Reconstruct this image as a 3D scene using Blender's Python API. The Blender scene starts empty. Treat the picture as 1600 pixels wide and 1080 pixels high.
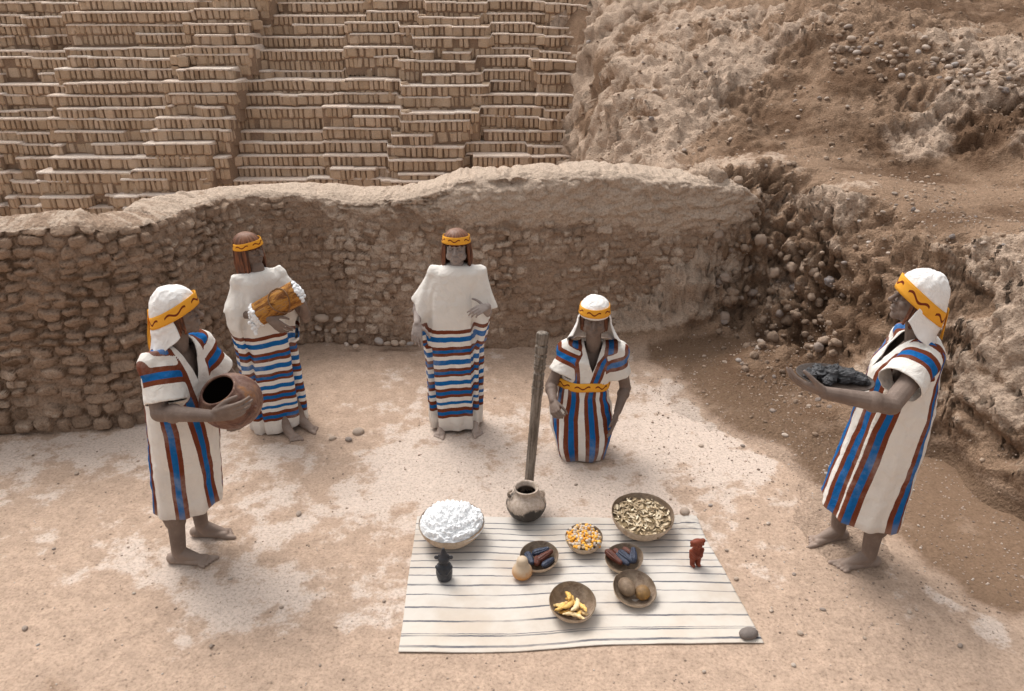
import bpy, bmesh, math, random
import numpy as np
from mathutils import Vector, Matrix, Quaternion
R = math.radians
rng = np.random.default_rng(7)
random.seed(7)
sc = bpy.context.scene
COL = sc.collection

# ---------------------------------------------------------------- camera, sky, sun, exposure
TH = R(25.0); FPX = 1212.0; CH = 3.05
cam_d = bpy.data.cameras.new('camera'); cam = bpy.data.objects.new('camera', cam_d); COL.objects.link(cam)
cam.location = (0, 0, CH); cam.rotation_euler = (R(90) - TH, 0, 0)
cam_d.sensor_width = 36; cam_d.lens = 36 * FPX / 1600; cam_d.clip_start = 0.05; cam_d.clip_end = 500
sc.camera = cam
SUN_EL, SUN_AZ = 58.0, -35.0            # azimuth measured from +Y towards +X: from behind and to the left
w = bpy.data.worlds.new('World'); sc.world = w; w.use_nodes = True
nt = w.node_tree; nt.nodes.clear()
sky = nt.nodes.new('ShaderNodeTexSky'); sky.sky_type = 'NISHITA'; sky.sun_disc = False
sky.sun_elevation = R(SUN_EL); sky.sun_rotation = R(SUN_AZ); sky.dust_density = 6.0; sky.air_density = 1.0
hs = nt.nodes.new('ShaderNodeHueSaturation'); hs.inputs['Saturation'].default_value = 0.12
bg = nt.nodes.new('ShaderNodeBackground'); bg.inputs['Strength'].default_value = 0.15
wo = nt.nodes.new('ShaderNodeOutputWorld')
nt.links.new(sky.outputs[0], hs.inputs['Color']); nt.links.new(hs.outputs[0], bg.inputs['Color']); nt.links.new(bg.outputs[0], wo.inputs['Surface'])
sd = bpy.data.lights.new('sun', 'SUN'); sd.energy = 0.85; sd.angle = R(28); sd.color = (1.0, 0.95, 0.88)
so = bpy.data.objects.new('sun', sd); COL.objects.link(so)
dv = Vector((math.sin(R(SUN_AZ)) * math.cos(R(SUN_EL)), math.cos(R(SUN_AZ)) * math.cos(R(SUN_EL)), math.sin(R(SUN_EL))))
so.rotation_euler = dv.to_track_quat('Z', 'Y').to_euler()
sc.view_settings.view_transform = 'Standard'; sc.view_settings.look = 'None'
sc.view_settings.exposure = 0.50; sc.view_settings.gamma = 1.0

# ---------------------------------------------------------------- where a picture point lies in the place
def P(px, py, Y):
    a = (540 - py) / FPX
    dy = math.cos(TH) + a * math.sin(TH); dz = -math.sin(TH) + a * math.cos(TH); t = Y / dy
    return Vector(((px - 800) / FPX * t, Y, CH + dz * t))
def G(px, py, Z=0.0):
    a = (540 - py) / FPX
    dy = math.cos(TH) + a * math.sin(TH); dz = -math.sin(TH) + a * math.cos(TH); t = (Z - CH) / dz
    return Vector(((px - 800) / FPX * t, dy * t, Z))

# ---------------------------------------------------------------- objects
def tag(o, label=None, cat=None, group=None, kind=None):
    if label: o['label'] = label
    if cat: o['category'] = cat
    if group: o['group'] = group
    if kind: o['kind'] = kind
    return o
def link(name, me, mat=None, parent=None):
    o = bpy.data.objects.new(name, me); COL.objects.link(o)
    if mat: me.materials.append(mat)
    if parent: o.parent = parent
    return o
def empty(name, loc=(0, 0, 0), rz=0, label=None, cat=None, group=None):
    o = bpy.data.objects.new(name, None); COL.objects.link(o)
    o.location = loc; o.rotation_euler = (0, 0, rz); o.empty_display_size = 0.1
    return tag(o, label, cat, group)
def copy_tree(o, parent=None):
    c = o.copy(); COL.objects.link(c); c.parent = parent
    for ch in list(o.children): copy_tree(ch, c)
    return c
def mesh_np(name, V, F, smooth=True):
    """V (n,3); F (m,k) int array or list of arrays"""
    me = bpy.data.meshes.new(name)
    Fs = F if isinstance(F, list) else [F]
    Fs = [np.asarray(f) for f in Fs if len(f)]
    V = np.asarray(V, dtype=np.float32)
    me.vertices.add(len(V)); me.vertices.foreach_set('co', V.ravel())
    nl = sum(f.size for f in Fs); npol = sum(len(f) for f in Fs)
    me.loops.add(nl); me.polygons.add(npol)
    me.loops.foreach_set('vertex_index', np.concatenate([f.ravel() for f in Fs]).astype(np.int32))
    tot = np.concatenate([np.full(len(f), f.shape[1]) for f in Fs])
    st = np.concatenate([[0], np.cumsum(tot)[:-1]])
    me.polygons.foreach_set('loop_start', st.astype(np.int32)); me.polygons.foreach_set('loop_total', tot.astype(np.int32))
    me.polygons.foreach_set('use_smooth', np.full(npol, smooth))
    me.update(calc_edges=True); me.validate()
    return me
def grid_faces(n, m, wrap=False):
    i = np.arange(n - 1)[:, None]; j = np.arange(m if wrap else m - 1)[None, :]
    a = i * m + j; b = i * m + (j + 1) % m; c = (i + 1) * m + (j + 1) % m; d = (i + 1) * m + j
    return np.stack([a, b, c, d], -1).reshape(-1, 4)
def grid_mesh(name, Pn, wrap=False, smooth=True, flip=False):
    n, m, _ = Pn.shape
    F = grid_faces(n, m, wrap)
    if flip: F = F[:, ::-1]
    return mesh_np(name, Pn.reshape(-1, 3), F, smooth)
def attr(me, name, vals, typ='FLOAT'):
    a = me.attributes.new(name, typ, 'POINT')
    vals = np.asarray(vals, dtype=np.float32)
    a.data.foreach_set('value' if typ == 'FLOAT' else 'vector', vals.ravel())
def merge(parts):
    """[(V,F)...] -> V, [F...]"""
    Vs, Fs, o = [], {}, 0
    for V, F in parts:
        V = np.asarray(V); Vs.append(V)
        for f in (F if isinstance(F, list) else [F]):
            f = np.asarray(f)
            if len(f): Fs.setdefault(f.shape[1], []).append(f + o)
        o += len(V)
    return np.concatenate(Vs), [np.concatenate(v) for v in Fs.values()]

# ---------------------------------------------------------------- numpy noise
_perm = np.random.default_rng(3).permutation(256); _perm = np.concatenate([_perm, _perm, _perm])
_g = np.random.default_rng(4).normal(size=(256, 3)); _g /= np.linalg.norm(_g, axis=1)[:, None]
def perlin(p, s=1.0, seed=0):
    p = np.asarray(p, dtype=np.float64) * s + seed * 17.31
    sh = p.shape[:-1]; p = p.reshape(-1, 3)
    i = np.floor(p).astype(int); f = p - i; u = f * f * f * (f * (f * 6 - 15) + 10); i &= 255
    out = 0
    for dx in (0, 1):
        for dy in (0, 1):
            for dz in (0, 1):
                h = _perm[_perm[_perm[(i[:, 0] + dx) & 255] + ((i[:, 1] + dy) & 255)] + ((i[:, 2] + dz) & 255)]
                g = _g[h]; d = f - (dx, dy, dz)
                wt = (u[:, 0] if dx else 1 - u[:, 0]) * (u[:, 1] if dy else 1 - u[:, 1]) * (u[:, 2] if dz else 1 - u[:, 2])
                out = out + wt * (g * d).sum(1)
    return (out * 1.6).reshape(sh)
def fbm(p, s=1.0, oct=4, seed=0, rough=0.5, ridge=False):
    a, t, r = 1.0, 0.0, 0
    for k in range(oct):
        n = perlin(p, s, seed + k)
        if ridge: n = 1 - 2 * np.abs(n)
        r = r + a * n; t += a; a *= rough; s *= 2.03
    return r / t
def worley(p, s=1.0, seed=0, jit=0.9):
    p = np.asarray(p, dtype=np.float64) * s + seed * 11.7
    sh = p.shape[:-1]; p = p.reshape(-1, 3)
    i = np.floor(p).astype(int); f = p - i
    F1 = np.full(len(p), 9.0); F2 = F1.copy(); ID = np.zeros(len(p), int)
    rnd = np.random.default_rng(seed + 50).random((256, 3))
    for dx in (-1, 0, 1):
        for dy in (-1, 0, 1):
            for dz in (-1, 0, 1):
                h = _perm[_perm[_perm[(i[:, 0] + dx) & 255] + ((i[:, 1] + dy) & 255)] + ((i[:, 2] + dz) & 255)]
                d = ((np.array((dx, dy, dz)) + 0.5 + (rnd[h] - 0.5) * jit - f) ** 2).sum(1)
                m = d < F1
                F2 = np.where(m, F1, np.minimum(F2, d)); ID = np.where(m, h, ID); F1 = np.where(m, d, F1)
    return np.sqrt(F1).reshape(sh), np.sqrt(F2).reshape(sh), ID.reshape(sh)
def sstep(a, b, x):
    t = np.clip((x - a) / (b - a), 0, 1); return t * t * (3 - 2 * t)

# ---------------------------------------------------------------- materials
class NB:
    def __init__(s, name, rough=0.9, spec=0.25):
        s.m = bpy.data.materials.new(name); s.m.use_nodes = True; s.t = s.m.node_tree; s.n = s.t.nodes
        s.b = s.n['Principled BSDF']; s.b.inputs['Roughness'].default_value = rough; s.b.inputs['Specular IOR Level'].default_value = spec
        s.co = s.n.new('ShaderNodeTexCoord').outputs['Object']
    def L(s, a, b): s.t.links.new(a, b)
    def set(s, sock, v):
        if isinstance(v, bpy.types.NodeSocket): s.L(v, sock)
        else:
            try: sock.default_value = v
            except Exception: sock.default_value = (*v, 1) if len(v) == 3 else v
    def noise(s, scale, det=6, rough=0.6, vec=None, dist=0.0):
        n = s.n.new('ShaderNodeTexNoise'); s.L(vec or s.co, n.inputs['Vector'])
        n.inputs['Scale'].default_value = scale; n.inputs['Detail'].default_value = det; n.inputs['Roughness'].default_value = rough; n.inputs['Distortion'].default_value = dist
        return n.outputs['Fac']
    def vor(s, scale, feat='F1', vec=None, out='Distance', rnd=1.0):
        n = s.n.new('ShaderNodeTexVoronoi'); n.feature = feat; s.L(vec or s.co, n.inputs['Vector']); n.inputs['Scale'].default_value = scale
        n.inputs['Randomness'].default_value = rnd
        return n.outputs[out]
    def math(s, op, a, b=0.0, c=0.0, clamp=False):
        n = s.n.new('ShaderNodeMath'); n.operation = op; n.use_clamp = clamp
        s.set(n.inputs[0], a); s.set(n.inputs[1], b); s.set(n.inputs[2], c); return n.outputs[0]
    def mr(s, v, a, b, c=0.0, d=1.0, smooth=True):
        n = s.n.new('ShaderNodeMapRange'); n.interpolation_type = 'SMOOTHSTEP' if smooth else 'LINEAR'
        for k, x in enumerate((v, a, b, c, d)): s.set(n.inputs[k], x)
        return n.outputs[0]
    def mix(s, f, a, b, mode='MIX'):
        n = s.n.new('ShaderNodeMix'); n.data_type = 'RGBA'; n.blend_type = mode
        s.set(n.inputs[0], f); s.set(n.inputs[6], a); s.set(n.inputs[7], b); return n.outputs[2]
    def ramp(s, f, stops, const=False):
        n = s.n.new('ShaderNodeValToRGB'); r = n.color_ramp; r.interpolation = 'CONSTANT' if const else 'LINEAR'
        while len(r.elements) < len(stops): r.elements.new(0.5)
        for e, (p, c) in zip(r.elements, stops): e.position = p; e.color = (*c, 1)
        s.set(n.inputs[0], f); return n.outputs[0]
    def attr(s, name, vec=False):
        n = s.n.new('ShaderNodeAttribute'); n.attribute_name = name; return n.outputs['Vector' if vec else 'Fac']
    def sep(s, v):
        n = s.n.new('ShaderNodeSeparateXYZ'); s.L(v, n.inputs[0]); return n.outputs
    def scale(s, v, xyz):
        n = s.n.new('ShaderNodeMapping'); s.L(v, n.inputs[0]); n.inputs['Scale'].default_value = xyz; return n.outputs[0]
    def rand(s):
        return s.n.new('ShaderNodeObjectInfo').outputs['Random']
    def bump(s, h, dist=0.01, strength=1.0, prev=None):
        n = s.n.new('ShaderNodeBump'); n.inputs['Distance'].default_value = dist; n.inputs['Strength'].default_value = strength
        s.L(h, n.inputs['Height'])
        if prev: s.L(prev, n.inputs['Normal'])
        return n.outputs[0]
    def done(s, col=None, nrm=None, rough=None):
        if col is not None: s.set(s.b.inputs['Base Color'], col)
        if nrm is not None: s.L(nrm, s.b.inputs['Normal'])
        if rough is not None: s.set(s.b.inputs['Roughness'], rough)
        return s.m
def mul(c, k): return tuple(x * k for x in c)

def earth_mat(name, light, mid, dark, use_mask=True, grit=0.006, streak=1.0, other=None):
    b = NB(name, 0.95, 0.1)
    if other:                                   # a second kind of soil where the slope runs out on to the floor
        fl = b.attr('floor'); light, mid2, dark2 = b.mix(fl, light, other[0]), b.mix(fl, mid, other[1]), b.mix(fl, dark, other[2])
    n1 = b.noise(1.1, 8, 0.6); n2 = b.noise(9, 8, 0.7); n3 = b.noise(60, 5, 0.7)
    c = b.mix(b.mr(n2, 0.35, 0.65), mid, mul(mid, 1.22))
    if other: c = b.mix(b.attr('floor'), c, b.mix(b.mr(n2, 0.35, 0.65), other[1], mul(other[1], 1.22)))
    if use_mask:
        mk = b.attr('mask')
        mk = b.math('ADD', mk, b.math('MULTIPLY', b.math('SUBTRACT', n2, 0.5), 0.9 * streak))
        c = b.mix(b.mr(mk, 0.40, 0.60), c, light)
        dk = b.math('ADD', b.attr('dark'), b.math('MULTIPLY', b.math('SUBTRACT', n2, 0.5), 0.7))
        c = b.mix(b.mr(dk, 0.35, 0.75), c, dark2 if other else dark)
    else:
        c = b.mix(b.mr(n1, 0.42, 0.6), c, light)
    g = b.mix(1.0, c, b.ramp(n3, [(0.3, (0.62, 0.60, 0.58)), (0.48, (0.97, 0.97, 0.97)), (0.7, (1.18, 1.18, 1.18))]), 'MULTIPLY')
    g = b.mix(b.mr(b.vor(26, out='Distance'), 0.09, 0.15, 0.42, 0), g, mul(dark, 0.9))
    v = b.vor(45)
    h = b.math('ADD', b.math('MULTIPLY', n3, 1.0), b.math('MULTIPLY', b.noise(22, 6, 0.65), 1.2))
    h = b.math('SUBTRACT', h, b.math('MULTIPLY', v, 0.5))
    return b.done(g, b.bump(h, grit, 1.0))
# ================================================================ SETTING
LIGHT, MID, DARK = (0.52, 0.40, 0.315), (0.36, 0.25, 0.18), (0.21, 0.14, 0.095)
GP = ((0.57, 0.462, 0.388), (0.395, 0.285, 0.212), (0.205, 0.132, 0.086))
M_ground = earth_mat('ground_dust', *GP, grit=0.0045)
M_cliff = earth_mat('eroded_mud', (0.49, 0.365, 0.275), (0.27, 0.178, 0.118), (0.155, 0.092, 0.056), grit=0.018, other=GP)
M_wall = earth_mat('mud_wall', (0.52, 0.405, 0.315), (0.31, 0.218, 0.156), (0.155, 0.100, 0.066), grit=0.012)

# ---- ground: flat trodden dust, one fine sheet near the camera, one far sheet below the horizon
def fan(y0, y1, dt, t0, t1, dtx):
    n = int(math.log(y1 / y0) / dt); ys = y0 * np.exp(np.arange(n + 1) * dt)
    ts = np.arange(t0, t1 + dtx, dtx)
    Y, T = np.meshgrid(ys, ts, indexing='ij'); return Y * T, Y
def ground_h(X, Y):
    p = np.stack([X, Y, 0 * X], -1)
    big = 0.022 * fbm(p, 0.7, 3, 1)
    fl = fbm(p, 2.2, 4, 5)
    plate = sstep(-0.02, 0.10, fl) * 0.006 + sstep(-0.28, -0.18, fl) * 0.005          # flaking crust edges
    fine = 0.0045 * fbm(p, 14, 4, 9) + 0.009 * sstep(0.1, 0.7, fbm(p, 4.2, 3, 12))
    h = big + plate + fine
    # the mat lies on flatter ground
    m = sstep(0.35, 0.0, np.maximum(np.maximum(np.abs(X - 0.35) - 0.95, np.abs(Y - 3.42) - 0.62), 0))
    h = h * (1 - m) + (-0.004 + 0.12 * fine) * m
    for fx, fy in FEET:
        k = np.exp(-((X - fx) ** 2 + (Y - fy) ** 2) / 0.03); h = h * (1 - k) - 0.002 * k
    return h
FEET = [(-1.82, 3.55), (-1.85, 3.79), (-1.62, 5.02), (-1.55, 5.12), (-0.54, 5.1), (-0.3, 5.1), (0.52, 4.66), (2.0, 3.52), (1.92, 3.72)]
X, Y = fan(1.6, 8.2, 0.0031, -1.15, 1.15, 0.0031)
Z = ground_h(X, Y)
p = np.stack([X, Y, Z], -1)
q = p * np.array([1, 1, 0])
def floor_masks(X, Y):
 q = np.stack([X, Y, 0 * X], -1)
 crust = 0.50 + 0.55 * fbm(q, 0.9, 4, 21) + 0.42 * fbm(q, 4.5, 5, 23)
 # the pale trodden floor, browner towards the foreground and along the right-hand slope
 ring = sstep(0.0, 0.8, np.minimum(Y - 2.75 - 0.25 * np.sin(X * 1.7), 9))
 crust = crust + 0.22 * ring - 0.24
 slope = sstep(-0.22, 0.30, X - np.interp(Y, [2.6, 3.2, 3.6, 4.2, 4.6, 5.5, 6.6], [3.2, 2.7, 2.35, 2.02, 1.82, 1.52, 1.2]) - 0.30 * fbm(q, 1.6, 4, 4))
 crust = crust - 1.3 * slope
 brown = 0.05 + 0.55 * fbm(q, 0.8, 4, 31) + 0.30 * fbm(q, 5, 4, 33) + 0.80 * slope - 0.05 * ring + 0.22 * sstep(2.9, 2.4, Y)
 fg = sstep(3.15, 2.6, Y); crust = crust - 0.45 * fg; brown = brown + fg * (.10 + .45 * np.clip(fbm(q, 2.1, 4, 37), 0, 1))
 return crust, brown
crust, brown = floor_masks(X, Y)
me = grid_mesh('ground', p, flip=True); attr(me, 'mask', crust.ravel()); attr(me, 'dark', brown.ravel())
tag(link('ground', me, M_ground), kind='structure')
s = 300
me = mesh_np('ground_far', [(-s, -s, -1.3), (s, -s, -1.3), (s, s, -1.3), (-s, s, -1.3)], np.array([[0, 1, 2, 3]]))
gf = link('ground', me, earth_mat('far_dust', LIGHT, MID, DARK, False)); tag(gf, kind='structure')

# ---- hillside: a surface through measured points, roughened by noise
CP = [  # px, py, Y
 (1020,545,6.35),(1150,462,6.75),(1090,500,6.6),(1180,545,6.0),(1300,590,5.55),(1480,735,4.55),(1600,835,3.88),
 (1210,400,6.8),(1250,330,7.0),(1200,252,7.5),(1150,292,7.0),(1135,350,6.88),(1140,420,6.82),(1120,268,7.45),(1300,330,6.7),(1430,350,6.0),(1340,430,6.0),(1290,480,6.2),(1400,450,5.5),(1350,520,5.6),(1410,560,5.2),(1520,430,5.3),(1600,450,4.95),
 (1600,600,4.5),(1600,700,4.2),(1500,600,4.9),(1450,640,4.85),(1450,300,6.7),(1600,350,5.9),(1600,300,6.8),(1350,270,7.6),(1250,230,8.5),(1500,330,6.2),
 (1600,270,7.5),(1450,262,8.0),(1360,240,8.3),(1600,190,8.1),(1600,125,8.8),(1500,120,9.1),(1400,92,9.5),(1310,130,9.4),(1310,185,8.9),(1250,25,10.8),(1260,90,10.1),(1200,150,9.8),
 (1600,60,11),(1600,0,13.5),(1300,0,13),(1450,40,11.5),(1450,0,13.2),
 (940,238,9.9),(1020,240,9.2),(1080,245,8.9),(930,100,12.3),(912,0,15.4),(980,60,12.9),(1000,150,10.6),(1100,150,9.9),(1180,60,11),(1100,0,13.2),(1000,0,14.2),(1100,60,11.6)]
cp = np.array([P(*c) for c in CP])
# outside the picture
cp = np.concatenate([cp, [(3.6, 3.0, 0.25), (2.4, 2.3, -.06), (2.0, 2.7, -.05), (3.3, 2.2, .3), (4.5, 1.8, 1.0), (4.5, 3.0, 0.9), (5.5, 4.0, 1.7), (8, 6, 2.0), (9, 9, 2.6), (11, 14, 3.4), (2.4, 2.9, -0.03), (2.0, 20, 4.4), (8, 20, 4.6), (14, 20, 4.8), (5, 20, 4.5), (6.5, 2.8, 2.0), (1.15, 5.5, -0.01), G(1130, 620, .06), G(1250, 690, .05), G(1200, 640, .07), G(1350, 780, .03), G(1300, 640, .16), (1.75, 4.3, -0.01), (1.45, 4.9, -0.01), (2.6, 3.5, -0.06)]])
def tps(c, q, lam=0.002):
    n = len(c); d = np.linalg.norm(c[:, None, :2] - c[None, :, :2], axis=2) + 1e-9
    K = d * d * np.log(d) + lam * np.eye(n); Pm = np.c_[np.ones(n), c[:, :2]]
    A = np.block([[K, Pm], [Pm.T, np.zeros((3, 3))]]); wv = np.linalg.solve(A, np.r_[c[:, 2], 0, 0, 0])
    out = wv[n] + q[:, 0] * wv[n + 1] + q[:, 1] * wv[n + 2]
    for i in range(n):
        d2 = (q[:, 0] - c[i, 0]) ** 2 + (q[:, 1] - c[i, 1]) ** 2 + 1e-12; out = out + wv[i] * 0.5 * d2 * np.log(d2)
    return out
X, Y = fan(2.3, 20.5, 0.0030, 0.045, 1.5, 0.0027)
sh = X.shape
Z = tps(cp, np.stack([X.ravel(), Y.ravel()], 1)).reshape(sh)
q2 = np.stack([X, Y, 0 * X], -1)
edge = 0.98 + 0.012 * (Y - 9.5) + 0.16 * fbm(q2, 0.9, 4, 61)                     # left flank above the gully
Z = Z + (np.interp(Y, [8, 13.2, 15.4, 22], [-.4, -.75, 2.7, 5]) - Z) * sstep(0.70, -0.35, X - edge) * sstep(7.6, 8.8, Y)
p = np.stack([X, Y, Z], -1)
def normals(p):
    du = np.gradient(p, axis=0); dv_ = np.gradient(p, axis=1); n = np.cross(dv_, du); return n / (np.linalg.norm(n, axis=2)[..., None] + 1e-9)
N = normals(p)
if N[..., 2].mean() < 0: N = -N
steep = 1 - N[..., 2]
rgh = sstep(0.06, 0.22, steep)                                     # flat parts are loose dirt, steep ones hard mud
low = np.maximum(sstep(0.02, 0.30, Z), sstep(7.4, 8.2, Y))
rgh = rgh * low
# regions of the slope measured in plan
def blob(px, py, Yc, rx, ry):
    c = P(px, py, Yc); return np.exp(-(((X - c[0]) / rx) ** 2 + ((Y - c[1]) / ry) ** 2))
pit = np.clip(blob(1195, 420, 6.75, 0.42, 0.45) + blob(1255, 500, 6.2, 0.34, 0.38) + 0.8 * blob(1200, 300, 7.2, 0.35, 0.35), 0, 1)
dirt = np.clip(blob(1290, 110, 9.6, 0.85, 0.6) + blob(1290, 200, 8.9, 0.6, 0.7) + blob(1560, 330, 6.1, 1.2, 0.45) + blob(1400, 265, 7.7, 0.9, 0.4) + 0.9 * blob(1180, 230, 8.6, 0.8, 0.5) + blob(1180, 590, 5.6, 0.8, 0.6) + blob(1500, 30, 12.5, 3, 1.5), 0, 1)
pit = pit * sstep(0.04, 0.3, Z)
rgh = np.maximum(np.maximum(rgh, pit), 0.75 * sstep(7.6, 8.4, Y)) * (1 - 0.52 * dirt)
p3 = p * np.array([1, 1, 1.15])
lump = fbm(p3, 1.3, 5, 71, 0.55)
flow = p3 * np.array([1.0, 0.55, 1.0]); flow[..., 0] += 0.6 * Z
flake = fbm(flow, 3.2, 5, 75, 0.6)
stepf = (np.floor(flake * 6) + sstep(0.45, 0.75, flake * 6 - np.floor(flake * 6))) / 6        # flaky plates
W1, W2, WI = worley(p3 + 0.12 * perlin(p3, 4, 3)[..., None], 7.5, 81)
cob = np.clip(1 - (W1 / 0.62) ** 2, 0, 1) ** 0.6
C1, C2, CI = worley(p3 + 0.05 * perlin(p3, 9, 3)[..., None], 17, 85)
cob2 = np.clip(1 - (C1 / 0.6) ** 2, 0, 1) ** 0.6
cm = np.clip(pit * 1.6 + sstep(0.05, 0.35, fbm(p3, 1.1, 3, 91)) * 0.9 * rgh, 0, 1)
led = fbm(p3 * np.array([.8, .8, 2.0]), 2.4, 5, 79, .6, ridge=True)
d = rgh * (0.12 * lump + 0.07 * led * np.clip(1 - cm, .2, 1) + 0.105 * stepf + 0.045 * fbm(p3, 6, 4, 77, 0.6)) + cm * (0.075 * (cob - 0.6)) + (0.35 + cm) * rgh * 0.028 * (cob2 - 0.6)
d = d + (1 - rgh) * (0.012 * fbm(p3, 5, 4, 95) + 0.006 * fbm(p3, 26, 3, 96)) + rgh * 0.014 * fbm(p3, 26, 3, 97)
d = d * np.clip(0.85 + Y / 12, 0, 1.7) * 1.25
d = d - 0.14 * np.clip(pit - 0.3, 0, 1)
fade = np.maximum(sstep(0.0, 0.12, Z + 0.05), sstep(7.4, 8.2, Y))
p = p + N * (d * (0.15 + 0.85 * fade))[..., None]
HILL = p.copy(); HN = N
patch = fbm(p3, 0.75, 4, 101)
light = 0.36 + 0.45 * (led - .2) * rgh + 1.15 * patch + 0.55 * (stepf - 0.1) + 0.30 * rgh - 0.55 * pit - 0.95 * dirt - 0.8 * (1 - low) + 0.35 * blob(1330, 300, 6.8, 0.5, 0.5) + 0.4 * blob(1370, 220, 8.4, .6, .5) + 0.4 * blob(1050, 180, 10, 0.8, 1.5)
darkm = 0.24 + 0.55 * fbm(p3, 1.7, 4, 103) - 0.5 * (lump) * rgh - 0.35 * (cob - 0.5) * cm + 0.10 * pit + 0.42 * dirt + 0.15 * (1 - low) + 0.45 * blob(1560, 200, 8.2, 0.8, 0.4)  # loose dirt browner; hollows between lumps and cobbles get crevice shade painted in
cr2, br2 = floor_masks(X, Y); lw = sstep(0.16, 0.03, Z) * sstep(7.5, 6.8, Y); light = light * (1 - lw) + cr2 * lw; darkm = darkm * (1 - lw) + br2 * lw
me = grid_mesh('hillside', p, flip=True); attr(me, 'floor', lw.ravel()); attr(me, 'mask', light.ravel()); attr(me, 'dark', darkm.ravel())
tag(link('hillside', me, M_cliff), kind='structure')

# ---- the old mud and stone wall round the court
base = np.array([(-6.2, 4.95), (-4.6, 5.0), (-3.6, 5.08), (-2.95, 5.2), (-2.62, 5.55), (-2.5, 6.1), (-2.25, 6.55), (-1.8, 6.72), (-1.2, 6.62), (-0.5, 6.55), (0.2, 6.62), (0.9, 6.74), (1.5, 6.84), (2.1, 7.0), (2.5, 7.4)])
topz = np.array([(-6.2, 1.56), (-3.9, 1.565), (-3.3, 1.56), (-3.0, 1.56), (-2.8, 1.50), (-2.6, 1.50), (-2.4, 1.45), (-2.0, 1.39), (-1.5, 1.365), (-1.0, 1.38), (-0.75, 1.445), (-0.45, 1.55), (0.2, 1.58), (0.9, 1.57), (1.5, 1.51), (2.1, 1.42), (2.5, 1.1)])
def catmull(pts, n):
    out = []; P_ = np.vstack([2 * pts[0] - pts[1], pts, 2 * pts[-1] - pts[-2]])
    for i in range(1, len(P_) - 2):
        t = np.linspace(0, 1, n, endpoint=False)[:, None]; a, b_, c, d_ = P_[i - 1:i + 3]
        out.append(0.5 * (2 * b_ + (c - a) * t + (2 * a - 5 * b_ + 4 * c - d_) * t * t + (3 * b_ - a - 3 * c + d_) * t ** 3))
    return np.vstack(out + [pts[-1:]])
cur = catmull(base, 60); L_ = np.r_[0, np.cumsum(np.linalg.norm(np.diff(cur, axis=0), axis=1))]
ds = 0.0085; S = np.arange(0, L_[-1], ds); cx = np.interp(S, L_, cur[:, 0]); cy = np.interp(S, L_, cur[:, 1])
tx, ty = np.gradient(cx), np.gradient(cy); tl = np.hypot(tx, ty); tx /= tl; ty /= tl; nx, ny = ty, -tx     # normal to the court (-Y)
k = np.ones(25) / 25; nx = np.convolve(np.pad(nx, 12, 'edge'), k, 'valid'); ny = np.convolve(np.pad(ny, 12, 'edge'), k, 'valid')
zt = np.interp(cx, topz[:, 0], topz[:, 1]) + 0.045 * fbm(np.stack([S, 0 * S, 0 * S], 1), 1.6, 7, 111, .66)
nv = 190; R_ = 0.16; TH_ = 0.42
prof = []                                               # (outward offset, height, on the face?) for a top height of 1: built per column below
zz = np.linspace(-0.12, 1, nv)
arc = np.linspace(0, math.pi / 2, 22)[1:]; flat = np.linspace(0, 1, 34)[1:]; back = np.linspace(0, 1, 14)[1:]
rows_o, rows_z = [], []; THX = np.interp(cx, [-4.5, -3.6, -2.9, -1], [.10, .15, .28, .30]) + .10 * fbm(np.stack([S, 0 * S + 4, 0 * S], 1), 1.1, 4, 112)
for v in zz: rows_o.append(0 * S); rows_z.append(v * (zt - 0.09) if v > 0 else 0 * S + v)
for a in arc: rows_o.append(0 * S - 0.12 * (1 - math.cos(a))); rows_z.append(zt - 0.09 + 0.09 * math.sin(a))
for v in flat: rows_o.append(0 * S - 0.12 - v * THX); rows_z.append(zt + 0.015 * np.sin(v * 3.0))
for v in back: rows_o.append(0 * S - 0.12 - THX - 0.12 * v); rows_z.append(zt * (1 - v) - 1.3 * v)
O = np.array(rows_o); Zw = np.array(rows_z)
batter = 0.12 * (1 - np.clip(Zw / zt, 0, 1)) ** 1.2
O = O + batter
Sg = np.broadcast_to(S, O.shape)
q = np.stack([Sg, 0 * Sg, Zw], -1)
big = 0.045 * fbm(q, 1.0, 4, 113)
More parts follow.
